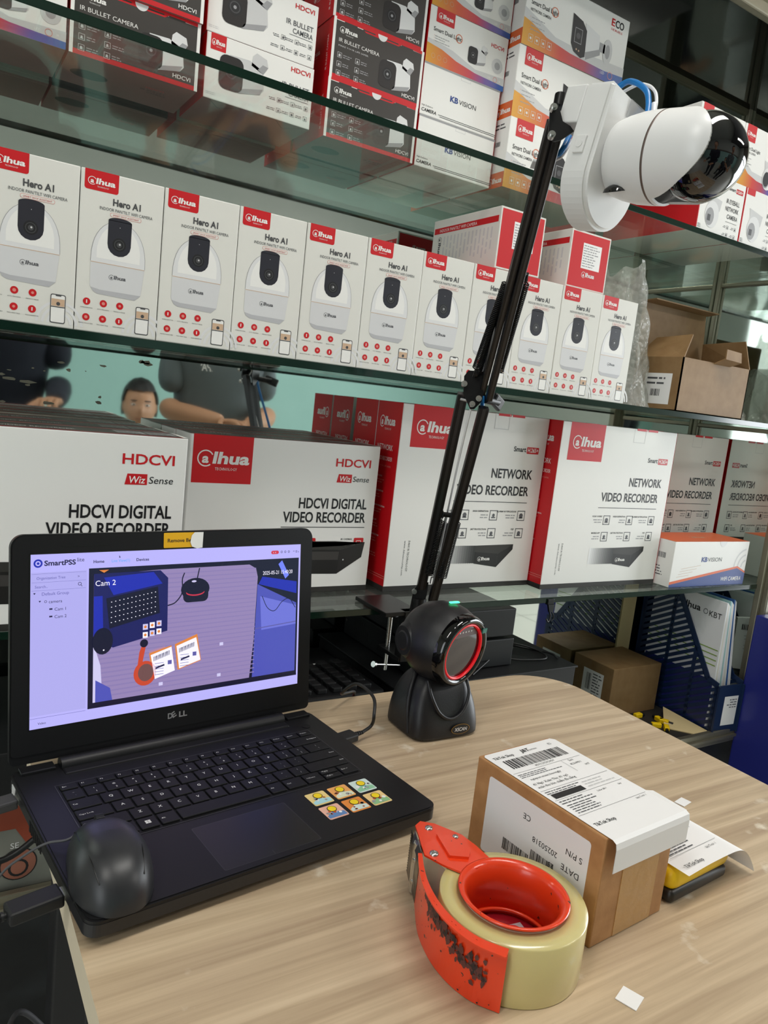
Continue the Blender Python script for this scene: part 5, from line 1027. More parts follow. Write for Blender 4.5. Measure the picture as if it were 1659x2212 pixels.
def art2(F):
    F.text('TikTok Shop', .004, .004, .0042, INK, w=.028, l=2, bold=.01); F.rect(.002, .020, .075, .0003, TEXTG, 1); F.rect(.002, .050, .075, .0003, TEXTG, 1); F.tinytext(.005, .040, .045, 6, .0034, TEXTG, 2, seed=3)
    F.text('Qty Total: 1', .052, .014, .0026, INK, l=2, res=1); F.text('Seller SKU', .030, .044, .0026, INK, l=2, res=1); F.text('Qty', .066, .044, .0026, INK, l=2, res=1); F.rect(.002, .092, .075, .0003, TEXTG, 1); F.tinytext(.005, .080, .06, 5, .0040, TEXTG, 2, seed=7)
art2(F); b.build('shipping_label', yp)
# roll + dispenser
RC = Vector((.1485, -.3870, 0)); RH = .048
roll = tag(empty('tape_roll', RC), 'roll of clear yellowish packing tape held in the orange dispenser', 'tape')
m_tr = mat('clear_yellow_tape', '#c7b879', .22, spec=.55, trans=.0); pbn = m_tr.node_tree.nodes['Principled BSDF']; pbn.inputs['Subsurface Weight'].default_value = .35; pbn.inputs['Subsurface Radius'].default_value = (.02, .018, .008); pbn.inputs['Coat Weight'].default_value = .4
noise_mix(m_tr, '#c9bb78', '#d6ca92', 3, .3, .7, (1, 1, .2))
b = MB(); b.lathe([(.0405, 0), (.0572, 0), (.0578, .0012), (.0578, RH - .0012), (.0572, RH), (.0405, RH)], m_tr, 96, closed=True); b.build('tape', roll)
b = MB(); b.lathe([(.0380, 0.0003), (.0410, 0.0003), (.0410, RH + .0002), (.0380, RH + .0002)], mat('paper_core', '#cbbba0', .7), 72, closed=True); b.build('paper_core', roll)
m_or = mat('orange_enamel', '#e8401a', .28, spec=.5, coat=.3); m_wear = mat('worn_metal', '#4d3c36', .5, .4)
def worn(m):
    n = m.node_tree.nodes; L = m.node_tree.links; pb_ = n['Principled BSDF']; tc = n.new('ShaderNodeTexCoord'); a1 = n.new('ShaderNodeTexNoise'); a1.inputs['Scale'].default_value = 130; a1.inputs['Detail'].default_value = 5
    r = n.new('ShaderNodeValToRGB'); r.color_ramp.interpolation = 'CONSTANT'; r.color_ramp.elements[0].color = (*hexc('#e8401a'), 1); r.color_ramp.elements[1].position = .69; r.color_ramp.elements[1].color = (*hexc('#3c2c2a'), 1)
    L.new(tc.outputs['Object'], a1.inputs['Vector']); L.new(a1.outputs['Fac'], r.inputs[0]); L.new(r.outputs[0], pb_.inputs['Base Color'])
worn(m_or)
ds = tag(empty('tape_dispenser', RC), 'orange metal packing tape dispenser with serrated blade and chipped paint, on the desk', 'tape dispenser')
b = MB(); b.lathe([(.0362, .004), (.0374, .004), (.0374, .0475), (.0400, .0500), (.0432, .0512), (.0437, .0524), (.0420, .0530), (.0392, .0515), (.0362, .0480)], m_or, 96, closed=True); b.build('hub', ds)
b = MB(); b.lathe([(.0362, .010), (.0362, .0125), (.0340, .0125), (.0340, .010)], m_or, 72, closed=True); b.build('hub_flange', ds)
b = MB(); b.lathe([(.0001, .0062), (.0360, .0062)], mat('core_label_red', '#8c1420', .25), 48, smooth=False); F = Face(b, (0, 0, .0064), (math.cos(-.12), math.sin(-.12), 0), (-math.sin(-.12), math.cos(-.12), 0)); F.text('OPP TAPE', -.026, .012, .0050, PALE, w=.029, l=2); F.text('OPP TAPE', -.026, .001, .0050, PALE, w=.029, l=2); F.poly([(.006, -.020), (.024, -.020), (.026, .018), (.006, .018)], mat('core_label_grey', '#a9a6ab', .3), 1.5); F.ring(.015, .010, .0075, .0010, RED, 3, n=20); F.text('A', .015, .0075, .0050, RED, al='C', l=3); F.ring(.015, -.010, .0075, .0010, RED, 3, n=20)
b.build('core_label', roll)
path = bez([(.1035, -.4330, 0), (.0915, -.4160, 0), (.0860, -.3960, 0), (.0860, -.3740, 0), (.0910, -.3520, 0), (.0985, -.3340, 0), (.1090, -.3150, 0)], 6)
b = MB(); n_ = len(path); V = []
for i, p_ in enumerate(path):
    d_ = (path[min(i + 1, n_ - 1)] - path[max(i - 1, 0)]).normalized(); o_ = Vector((-d_.y, d_.x, 0)) * -1; t_ = i / (n_ - 1)
    zb = .0005 + .004 * max(0, t_ - .8) * 5; zt = .0505
    a_ = p_ - RC; V += [a_ + Vector((0, 0, zb)), a_ + Vector((0, 0, zt)), a_ + Vector((0, 0, zt)) + o_ * .0014, a_ + Vector((0, 0, zb)) + o_ * .0014]
FS = []
for i in range(n_ - 1):
    for k in range(4): FS.append((i * 4 + k, i * 4 + (k + 1) % 4, (i + 1) * 4 + (k + 1) % 4, (i + 1) * 4 + k))
FS += [(0, 1, 2, 3), (n_ * 4 - 1, n_ * 4 - 2, n_ * 4 - 3, n_ * 4 - 4)]; b.add(V, FS, m_or, False)
V2 = []
for i, p_ in enumerate(path):
    d_ = (path[min(i + 1, n_ - 1)] - path[max(i - 1, 0)]).normalized(); o_ = Vector((d_.y, -d_.x, 0)); wdt = .002 + .006 * (1 - i / (n_ - 1)); a_ = p_ - RC; V2 += [a_ + Vector((0, 0, .0505)), a_ + Vector((0, 0, .0505)) - o_ * wdt, a_ + Vector((0, 0, .0492)) - o_ * wdt, a_ + Vector((0, 0, .0492))]
b.add(V2, [f for f in FS], m_or, False)
b.build('side_plate', ds)
# the big scraped patch and chips on the plate
b = MB(); q = random.Random(12)
def on_plate(t, z, l=.0019):
    k = t * (n_ - 1); i = min(int(k), n_ - 2); f_ = k - i; p_ = path[i].lerp(path[i + 1], f_); d_ = (path[i + 1] - path[i]).normalized(); o_ = Vector((-d_.y, d_.x, 0)); return p_ - RC + o_ * l + Vector((0, 0, z))
def patch(t, z, rt, rz, m, l):
    k = q.randint(8, 11); b.add([on_plate(min(.99, max(0, t + rt * math.cos(2 * PI * i / k) * q.uniform(.55, 1.1))), z + rz * math.sin(2 * PI * i / k) * q.uniform(.55, 1.1), l) for i in range(k)], [tuple(range(k))], m)
for i in range(150):
    t = .10 + .55 * i / 149 + q.uniform(-.02, .02); zc = .026 + .016 * (t - .1) / .5; patch(t, zc + q.gauss(0, .0045), q.uniform(.008, .020), q.uniform(.0014, .0042), (mat('scraped_brown', '#5c2f2a', .5), mat('scraped_dark', '#33292a', .45, .3))[i % 3 == 0], .00145 + i * .0000015)
for i in range(26): patch(q.uniform(0, .98), q.uniform(.003, .05), q.uniform(.003, .009), q.uniform(.0004, .0012), mat('scraped_dark', '#33292a', .45, .3), .0017)
for i in range(34): patch(i / 34, .0498, .012, q.uniform(.0004, .0012), mat('scraped_dark', '#33292a', .45, .3), .0022)
b.build('scraped_patch', ds)
def L0(x, y, z): return Vector((x, y, z)) - RC
b = MB(); hp = [(.111, -.318), (.128, -.279), (.136, -.275), (.146, -.283), (.159, -.306), (.161, -.325), (.160, -.345), (.142, -.350), (.126, -.349), (.118, -.336)]
b.prism([(x - RC.x, y - RC.y) for x, y in hp], .0490, .0506, m_or); b.prism([(x - RC.x, y - RC.y) for x, y in ((.128, -.330), (.136, -.300), (.146, -.306), (.150, -.330), (.142, -.338))], .0506, .0530, m_or); b.build('top_plate', ds)
b = MB(); b.quad([L0(.160, -.346, .050), L0(.160, -.320, .050), L0(.160, -.320, .006), L0(.160, -.340, .006)], m_or, .0014); b.build('back_plate', ds)
for (x, y, r) in ((*atZ(926.5, 1787, .052)[:2], .0036), (*atZ(938, 1842, .052)[:2], .0040), (*atZ(984, 1806, .052)[:2], .0028)):
    b = MB(); b.lathe([(.0001, .0018), (r * .5, .0017), (r * .9, .0010), (r, 0), (r, -.0012)], m_scr, 24, Matrix.Translation(L0(x, y, .0512))); b.build('rivet', ds)
m_bl = mat('blade_steel', '#6e665c', .32, .9); noise_mix(m_bl, '#3d3832', '#8f877a', 90, .4, .62)
b = MB(); A_, B_ = Vector((.1085, -.3170, 0)), Vector((.1255, -.2790, 0)); Z0_, Z1_ = .006, .047
def bl(s_, z, o=0): p_ = A_.lerp(B_, s_); return L0(p_.x - o, p_.y - o * .4, z)
nt = 17; edge = []
for i in range(nt): z = Z0_ + (Z1_ - Z0_) * i / nt; edge += [bl(.92, z), bl(1.04, z + (Z1_ - Z0_) / nt * .5)]
edge.append(bl(.92, Z1_)); poly = [bl(0, Z0_)] + edge + [bl(0, Z1_)]
b.quad(poly, m_bl, .0008); b.quad([bl(.05, Z1_ - .004, .0015), bl(.75, Z1_ - .004, .0015), bl(.75, Z1_ + .0045, -.001), bl(.05, Z1_ + .0045, -.001)], mat('blade_guard', '#8d8a8a', .25, .8), .0008)
for z in (.014, .034): b.lathe([(.0001, .0012), (.002, .0011), (.0030, 0)], m_scr, 16, Matrix.Translation(bl(.42, z, .001)) @ Matrix.Rotation(-PI / 2, 4, 'Y'))
b.build('serrated_blade', ds)
b = MB(); b.cyl(L0(.118, -.300, .004), L0(.118, -.300, .049), .0045, m_scr, 18); b.build('guide_roller', ds)
# tape web from the roll to the blade
b = MB(); b.quad([L0(.1180, -.3430, .002), L0(.1180, -.3430, .047), L0(.1205, -.3040, .047), L0(.1205, -.3040, .002)], m_tape, .0002); b.build('tape_end', roll)

# ------------------------------------------------------------------ middle shelf, right end
ZM = .4615
def wrap_mat():
    m = mat('bubble_wrap', '#d9d9d2', .12); n = m.node_tree.nodes; L = m.node_tree.links; pb = n['Principled BSDF']; o = n['Material Output']
    tr = n.new('ShaderNodeBsdfTransparent'); tr.inputs[0].default_value = (.95, .96, .94, 1); mx = n.new('ShaderNodeMixShader'); mx.inputs[0].default_value = .36
    v = n.new('ShaderNodeTexVoronoi'); v.inputs['Scale'].default_value = 95; tc = n.new('ShaderNodeTexCoord'); bp = n.new('ShaderNodeBump'); bp.inputs['Strength'].default_value = 1; bp.inputs['Distance'].default_value = .003; bp.invert = True
    nz = n.new('ShaderNodeTexNoise'); nz.inputs['Scale'].default_value = 26; nz.inputs['Detail'].default_value = 6; b2 = n.new('ShaderNodeBump'); b2.inputs['Strength'].default_value = .9; b2.inputs['Distance'].default_value = .006
    L.new(tc.outputs['Object'], v.inputs['Vector']); L.new(v.outputs['Distance'], bp.inputs['Height']); L.new(tc.outputs['Object'], nz.inputs['Vector']); L.new(nz.outputs['Fac'], b2.inputs['Height']); L.new(bp.outputs[0], b2.inputs['Normal'])
    L.new(b2.outputs[0], pb.inputs['Normal']); L.new(tr.outputs[0], mx.inputs[1]); L.new(pb.outputs[0], mx.inputs[2]); L.new(mx.outputs[0], o.inputs[0]); pb.inputs['Roughness'].default_value = .14; pb.inputs['Specular IOR Level'].default_value = .8
    return m
m_wrap = wrap_mat()
def crumple(cx, cy, z0, rx, ry, h, seed, lean=(0, 0), n=40, mlev=26, taper=.5, foot=0.0):
    q = random.Random(seed); ph = [q.uniform(0, 6.28) for _ in range(12)]; V = []
    for i in range(mlev + 1):
        t = i / mlev; s_ = (1 - (1 - taper) * t ** 1.6) * (1 + foot * math.exp(-t * 9))
        for k in range(n):
            a = 2 * PI * k / n; w = 1 + .10 * math.sin(3 * a + ph[0] + 3 * t) + .07 * math.sin(7 * a + ph[1] + 9 * t) + .05 * math.sin(13 * a + ph[2] - 14 * t) + .03 * math.sin(23 * a + 21 * t + ph[3])
            V.append((cx + lean[0] * t + rx * s_ * w * math.cos(a), cy + lean[1] * t + ry * s_ * w * math.sin(a), z0 + h * t * (1 + .05 * math.sin(2 * a + ph[4]) + .03 * math.sin(5 * a + ph[5]))))
    b = MB(); b.add(V, [(i * n + k, i * n + (k + 1) % n, (i + 1) * n + (k + 1) % n, (i + 1) * n + k) for i in range(mlev) for k in range(n)], m_wrap, True); return b
tag(crumple(.950, .318, ZM, .064, .075, .262, 3, (-.030, -.01), taper=.55, foot=.22).build('bubble_wrap'), 'crumpled upright sheet of clear bubble wrap beside the last white camera box', 'bubble wrap')
tag(crumple(1.345, .345, ZM, .055, .065, .125, 8, (.0, 0), taper=.7, foot=.2).build('bubble_wrap'), 'crumpled bubble wrap at the right end of the middle shelf by the mirror', 'bubble wrap')
KB_ = tag(empty('open_carton', (1.030, .212, ZM)), 'open brown cardboard carton with raised flaps on the middle shelf', 'carton')
w, d, h, t = .222, .120, .107, .0025; b = MB(); b.box((0, 0, 0), (w, t, h), KR2); b.box((0, d - t, 0), (w, d, h), KR2); b.box((0, 0, 0), (t, d, h), KR2); b.box((w - t, 0, 0), (w, d, h), KR2); b.box((0, 0, 0), (w, d, t), KR2); kbx = b.build('box', KB_)
b = MB(); 
b.quad([(0, d, h), (w, d, h), (w - .004, d + .006, h + .115), (.006, d + .006, h + .115)], KR2, t); b.quad([(.004, d + .006, h + .115), (w - .002, d + .006, h + .115), (w + .004, d - .020, h + .119), (.012, d - .022, h + .119)], KR2, t); b.build('back_flap', KB_)
b = MB()
b.quad([(0, 0, h), (0, d, h), (.045, d - .010, h + .045), (.040, .018, h + .050)], KR2, -t); b.build('side_flap', KB_)
b = MB(); b.quad([(w, d, h), (w, 0, h), (w - .012, .012, h + .058), (w - .016, d - .008, h + .052)], KR2, -t); b.build('side_flap', KB_)
b = MB(); b.quad([(w * .44, 0, h - .003), (w * .68, 0, h - .003), (w * .70, -.022, h + .006), (w * .46, -.022, h + .008)], KR2, t); b.quad([(w * .46, -.022, h + .008), (w * .70, -.022, h + .006), (w * .69, -.020, h + .026), (w * .47, -.020, h + .028)], KR2, t); b.build('tuck_flap', KB_)
b = MB(); F = Face(b, (0, d, 0), (0, -1, 0), (0, 0, 1)); F.rect(.034, .012, .066, .062, PAPER, 2); F.tinytext(.040, .062, .045, 2, .010, TEXTG, 3, seed=2); F.barcode(.052, .028, .022, .014, INK, 3, 6, 14); b.build('address_label', kbx)

# ------------------------------------------------------------------ lower compartment
ZC = -.25
m_eq = mat('equipment_black', '#101113', .45, spec=.4); m_eqd = mat('vent_black', '#050505', .6)
b = MB(); b.box((.400, .160, ZC), (.800, .436, -.032), m_eq, .003); b.box((.397, .158, -.034), (.803, .438, -.030), m_eq, .001)
tag(b.build('equipment_case'), 'wide black equipment case behind the scanner with cables on top', 'equipment case')
b = MB(); b.box((-.20, .170, -.120), (.398, .425, -.052), m_eq, .003); tag(b.build('equipment_case'), 'low black case supporting the light-up keyboard behind the laptop', 'equipment case')
for i, (z, lab) in enumerate(((-.030, 'lower black video recorder of the stack behind the clamp, vents facing left'), (.026, 'upper black video recorder of the stack behind the clamp, round fan vent facing left'))):
    t_ = tag(empty('video_recorder', (.448 - .004 * i, .195, z)), lab, 'recorder', 'stacked black video recorders'); H_ = .052
    b = MB(); b.box((0, 0, .001), (.22, .235, H_), m_eq, .002); b.build('case', t_)
    b = MB(); F = Face(b, (0, .235, 0), (0, -1, 0), (0, 0, 1))
    for k in range(8): F.rrect(.038 + k * .0068, .012, .003, .030, .0014, m_eqd, 1)
    b.build('vent_grille', t_); b = MB(); F = Face(b, (0, .235, 0), (0, -1, 0), (0, 0, 1))
    for k in range(8): F.rrect(.150 + k * .0068, .012, .003, .030, .0014, m_eqd, 1)
    b.build('vent_grille', t_); b = MB(); F = Face(b, (0, .235, 0), (0, -1, 0), (0, 0, 1))
    if i: F.disc(.118, .026, .021, m_eqd, 1, 28); [F.ring(.118, .026, r, .0012, m_eq, 2, n=24) for r in (.018, .0135, .009, .0045)]; b.build('fan_vent', t_)
    for y in (.012, .225):
        b = MB(); b.cyl((-.0015, y, .030), (.001, y, .030), .0028, m_scr, 12); b.build('screw', t_)
kbd = tag(empty('keyboard', (-.06, .172, -.052)), 'black gaming keyboard with red and green lit edge behind the laptop', 'keyboard')
b = MB(); b.box((0, 0, 0), (.445, .140, .018), m_eq, .004); b.build('base', kbd)
b = MB()
for (x0_, x1_, c_, s_) in ((.270, .345, '#ff2030', 2.2), (.345, .385, '#20120f', .15), (.385, .415, '#20f040', 1.8), (.418, .432, '#20f040', 1.8)): b.box((x0_, -.0012, .006), (x1_, .001, .0115), mat('led_' + c_[1:] + str(int(x0_ * 1000)), '#111111', .4, emit=c_, estr=s_), .0004, 1)
b.box((.0, -.0012, .006), (.27, .001, .0115), mat('led_dim', '#200808', .4, emit='#ff2030', estr=.4)); b.build('light_strip', kbd)
kproto = None
for r in range(6):
    for c in range(16):
        x = .012 + c * .0265; y = .012 + r * .0200
        if kproto is None:
            b = MB(); b.box((0, 0, 0), (.0165, .0165, .009), m_key, .002); kproto = b.build('key', kbd, (x, y, .017))
        else: o = kproto.copy(); COL.objects.link(o); o.location = (x, y, .017)
b = MB(); b.box((.365, .128, .0182), (.405, .132, .0188), PALE); b.build('badge', kbd)
pl = tag(empty('power_adapter', (.735, .345, -.030), .5), 'black power adapter lying prongs up on the equipment case', 'adapter')
b = MB(); b.box((-.022, -.016, 0), (.022, .016, .026), m_eq, .005); b.build('body', pl)
for x in (-.0095, .0095):
    b = MB(); b.cyl((x, 0, .026), (x, 0, .036), .0024, m_eqd, 10); b.cyl((x, 0, .036), (x, 0, .046), .0022, m_scr, 10); b.build('prong', pl)
for P_, r_, lab in (([(.700, .300, -.024), (.740, .270, -.020), (.770, .235, -.024), (.760, .200, -.027), (.700, .205, -.026), (.640, .220, -.022), (.560, .190, -.026)], .0018, 'thin black cable coiled on the equipment case behind the scanner'),
                    ([(.640, .330, -.022), (.690, .320, -.016), (.730, .280, -.024), (.775, .250, -.028), (.790, .215, -.026), (.780, .190, -.026)], .0021, 'black cable ending in a barrel plug on the equipment case'),
                    ([(.560, .170, -.027), (.640, .210, -.010), (.720, .270, .004), (.755, .300, -.024)], .0013, 'thin wire arching over the equipment case')):
    b = MB(); b.tube(bez(P_, 8), r_, m_cabk, 8); tag(b.build('loose_cable'), lab, 'cable')
clip = tag(empty('binder_clip', (.0, .0, 0)), 'black binder clip hanging from the edge of the lower glass shelf', 'clip'); c0 = atY(1188, 1303, SY - .002); clip.location = c0
b = MB(); b.quad([(-.007, 0, -.002), (.009, 0, -.002), (.006, -.001, -.016), (-.003, -.001, -.016)], m_arm, .004); b.box((-.007, -.002, -.003), (.009, .006, .008), m_arm, .001); b.build('body', clip)
b = MB(); b.tube(bez([(-.001, -.002, -.015), (.002, -.004, -.024), (-.004, -.006, -.034), (-.010, -.006, -.028)], 5), .0016, m_arm, 6); b.build('handle', clip); b = MB(); b.tube(bez([(.004, -.002, -.015), (.010, -.003, -.022), (.011, -.003, -.030), (.006, -.003, -.034)], 5), .0010, m_arm, 6); b.build('handle', clip)
kb2 = tag(empty('brown_box', (1.112, .322, ZC)), 'closed brown cardboard box with a barcode label in front of the mirror', 'box')
b = MB(); b.box((0, 0, 0), (.168, .122, .118), KR2, .0012); kbx = b.build('box', kb2); b = MB(); F = Face(b, (0, .122, 0), (0, -1, 0), (0, 0, 1)); F.rect(.034, .030, .062, .064, PAPER, 2); F.barcode(.045, .045, .014, .040, INK, 3, 5, 12); F.tinytext(.064, .085, .028, 8, .007, TEXTG, 3, seed=5); b.build('address_label', kbx)
# magazine file with brochures
m_file = mat('file_blue', '#15294a', .35); FO = Vector((1.292, .178, ZC)); fang = math.atan2(.435 - .178, 1.318 - 1.292)
fh = tag(empty('magazine_file', FO, 0), 'dark blue slotted magazine file full of brochures', 'magazine file')
dV = Vector((.022, .245, 0)); Ln = dV.length; dU = dV.normalized(); wU = Vector((dU.y, -dU.x, 0)); Wf = .082
FM = Matrix(((dU.x, wU.x, 0, 0), (dU.y, wU.y, 0, 0), (0, 0, 1, 0), (0, 0, 0, 1)))    # x: towards the back, y: to the right
def file_side(yo):
    b = MB(); b.M = FM; prof2 = [(0, 0), (0, .115), (.030, .122), (.150, .300), (Ln, .300), (Ln, .055), (Ln - .02, .03), (.20, 0)]
    # solid frame
    def strip(p, q_, w_): 
        p = Vector((*p, 0)); q_ = Vector((*q_, 0)); dd = (q_ - p).normalized(); nn = Vector((-dd.y, dd.x, 0)) * w_ / 2; a = [p - nn, q_ - nn, q_ + nn, p + nn]
        b.quad([(v.x, yo, v.y) for v in a], m_file, .0025)
    n_ = len(prof2)
    for i in range(n_): strip(prof2[i], prof2[(i + 1) % n_], .014)
    def topz(x): return .115 + .007 * x / .03 if x < .03 else (.122 + (x - .03) * (.178 / .12) if x < .15 else .300)
    x_ = -.06
    # slanted slats clipped to the outline
    s0_ = -.16
    while s0_ < .42:
        a_ = []
        for k in range(60):
            x = Ln * k / 59; z = s0_ + .16 - (x) * .55
            if 0.004 < z < topz(x) - .002 and (x < .2 or z > (x - .2) * 1.0): a_.append((x, z))
        if len(a_) > 2: strip(a_[0], a_[-1], .0084)
        s0_ += .0155
    for (p, q_) in (((.075, .0), (.075, .185)), ((.155, .0), (.155, .296))): strip(p, q_, .009)
    return b
file_side(0).build('side_panel', fh); file_side(Wf).build('side_panel', fh)
b = MB(); b.M = FM; b.box((-.002, 0, 0), (.001, Wf, .115), m_file); b.box((0, 0, 0), (Ln, Wf, .003), m_file); b.build('front_panel', fh); b = MB(); b.M = FM; b.box((Ln - .003, 0, 0), (Ln, Wf, .300), m_file); b.build('back_panel', fh)
b = MB(); b.M = FM; F = Face(b, (-.0022, Wf, 0), (0, -1, 0), (0, 0, 1)); F.rect(.008, .018, .046, .070, PAPER, 2); F.tinytext(.012, .078, .034, 4, .006, TEXTG, 3, seed=4); b.build('paper_label', fh)
cols = [('brochure_white', '#e3e4e6'), ('brochure_cream', '#dcd8cc'), ('brochure_aqua', '#9fc4c4'), ('brochure_blue', '#2c5d9c')]
for k in range(11):
    b = MB(); y0_ = .006 + k * .0066; hgt = .300 - .0035 * (k % 4) + .004; m_ = mat(*cols[(0, 1, 0, 0, 2, 0, 1, 0, 3, 0, 0)[k]], .45)
    b.M = Matrix.Translation(FO) @ FM
    b.quad([(.012, y0_, .004), (.225, y0_, .004), (.225, y0_ + .004, hgt), (.018 + .003 * k, y0_ + .004, hgt)], m_, -.0042)
    if k == 0:
        F = Face(b, (.225, y0_ - .0046, .004), (-1, 0, 0), (0, .0133, 1)); F.n = Vector((0, -1, 0)); F.rect(.003, .002, .205, .115, NAVY, 2); 
        for g in range(4): F.rect(.0, .150 + g * .012, .206, .0022, GREEN, 2.5)
        F.text('alhua', .085, .262, .016, INK, w=.055, bold=.02, l=2); F.ring(.155, .266, .0065, .0015, TEXTG, 2, n=14); F.text('KBT', .165, .258, .014, INK, w=.034, bold=.0, l=2)
    tag(b.build('brochure'), ['blue-footed brochure with green stripes, first in the blue file', 'cream brochure second in the blue file'][k] if k < 2 else ('blue brochure near the right side of the blue file' if k == 8 else ('aqua brochure in the middle of the blue file' if k == 4 else 'white-edged brochure, ' + {2: 'third from the left in the blue file', 3: 'fourth from the left in the blue file, left of the aqua one', 5: 'just right of the aqua one in the blue file', 6: 'second right of the aqua one in the blue file', 7: 'directly left of the blue one in the blue file', 9: 'directly right of the blue one in the blue file', 10: 'rightmost in the blue file'}[k])), 'brochure', 'brochures in the blue file')
b = MB(); b.quad([(1.262, .4475, ZC + .002), (1.300, .4395, ZC + .002), (1.300, .4395, .070), (1.262, .4475, .070)], BEIGE, .002); b.quad([(1.205, .235, ZC + .003), (1.252, .185, ZC + .002), (1.290, .178, ZC + .006), (1.282, .30, ZC + .016)], BEIGE, .002)
tag(b.build('card_folder'), 'beige cardboard folder standing left of the blue magazine file with a flap on the counter', 'cardboard')
b = MB(); b.quad([(1.385, .215, ZC + .12), (1.425, .245, ZC + .12), (1.420, .250, ZC + .245), (1.380, .220, ZC + .250)], PAPER, .012); F = Face(b, (1.383, .2135, ZC + .12), (.8, .6, 0), (0, 0.02, 1)); F.barcode(.006, .098, .034, .014, INK, 2, 8, 16); F.tinytext(.006, .09, .03, 6, .008, LGREY, 2)
b.quad([(1.378, .20, ZC + .0), (1.426, .22, ZC), (1.425, .25, ZC + .12), (1.380, .24, ZC + .12)], m_wrap, .01); tag(b.build('packet'), 'small clear packet with a barcode slip right of the brochures', 'packet')
for k, (x, y) in enumerate(((1372, 1540), (1424, 1552), (1418, 1564), (1440, 1570), (1434, 1556))):
    c = atZ(x, y, ZC + .008); t_ = tag(empty('connector', (c.x, min(c.y, .30), ZC), k * 1.3), ['yellow cable connector lying nearest the brown box', 'yellow cable connector at the back of the cluster', 'yellow cable connector at the left of the cluster', 'yellow cable connector nearest the front rail', 'yellow cable connector in the middle of the cluster'][k], 'connector', 'yellow connectors on the cabinet floor')
    b = MB(); b.box((-.011, -.006, 0), (.011, .006, .011), m_yel, .002); b.build('body', t_); b = MB(); b.cyl((.010, 0, .005), (.021, 0, .005), .004, m_eq, 10); b.build('tail', t_)
b = MB(); c = atZ(1515, 1568, ZC + .004); b.cyl((c.x, .200, ZC + .004), (c.x + .03, .212, ZC + .004), .003, m_scr, 10); b.cyl((c.x + .03, .212, ZC + .004), (c.x + .034, .2135, ZC + .004), .007, m_scr, 14); tag(b.build('wall_plug'), 'small pale screw lying before the blue magazine file', 'screw')
# posters and cables in the left of the lower compartment
b = MB(); b.box((-.30, .19, ZC), (-.04, .22, -.125), mat('poster_grey', '#77786f', .6), .001); F = Face(b, (-.30, .1898, ZC), (1, 0, 0), (0, 0, 1)); rb = mat('poster_rust', '#8e3f28', .5)
F.poly([(.10, .125), (.10, .085), (.16, .085), (.175, .06), (.215, .06), (.215, .125)], rb, 2); F.disc(.165, .035, .022, INK, 2, 24); F.disc(.165, .035, .0205, mat('poster_copper', '#8f5a48', .5), 3, 24); F.text('SE', .155, .058, .008, PALE, l=3); F.ring(.165, .030, .012, .003, INK, 4, n=16)
tag(b.build('printed_carton'), 'grey carton with rust and copper print in the cabinet below the laptop', 'carton')
b = MB(); b.tube(bez([(-.24, .15, -.17), (-.16, .165, -.19), (-.11, .17, -.165), (-.06, .18, -.14)], 8), .004, m_cabk, 8); tag(b.build('loose_cable'), 'thick black cable before the printed carton below the laptop', 'cable')
b = MB(); b.tube(bez([(-.20, -.02, -.35), (-.165, .03, -.33), (-.14, .08, -.335), (-.10, .1, -.40)], 8), .0035, mat('cable_grey', '#4a4a4d', .5), 8); tag(b.build('loose_cable'), 'grey cable hanging below the front left of the desk', 'cable')
# blue carton standing outside the cabinet, at the right
bx = MB(); bx.box((0, 0, 0), (.40, .12, .78), mat('carton_royal_blue', '#242a78', .3), .003); F = Face(bx, (0, 0, 0), (1, 0, 0), (0, 0, 1)); F.text('alhua', .046, .77, .055, PAPER, w=.27, bold=.03, sh=.15, l=2, ang=-PI / 2); F.text('TECHNOLOGY', .028, .74, .011, PAPER, w=.13, l=2, ang=-PI / 2); F.ring(.052, .385, .036, .006, RED, 2, n=28); F.ring(.052, .385, .022, .008, PAPER, 2, n=20)
q = random.Random(9)
for i in range(34): F.poly([(q.uniform(0, .05) if j == 0 else 0, 0) for j in range(1)] and [(u_ + q.uniform(-.004, .004), v_ + q.uniform(-.006, .006)) for u_, v_ in [(q.uniform(.002, .05), q.uniform(.38, .47))] * 5], PAPER, 1.5)
bx.M = Matrix(); o = bx.build('display_carton', None, (1.372, .052, FZ), (0, 0, -.05)); tag(o, 'tall scuffed royal blue carton with white lettering right of the cabinet', 'carton')
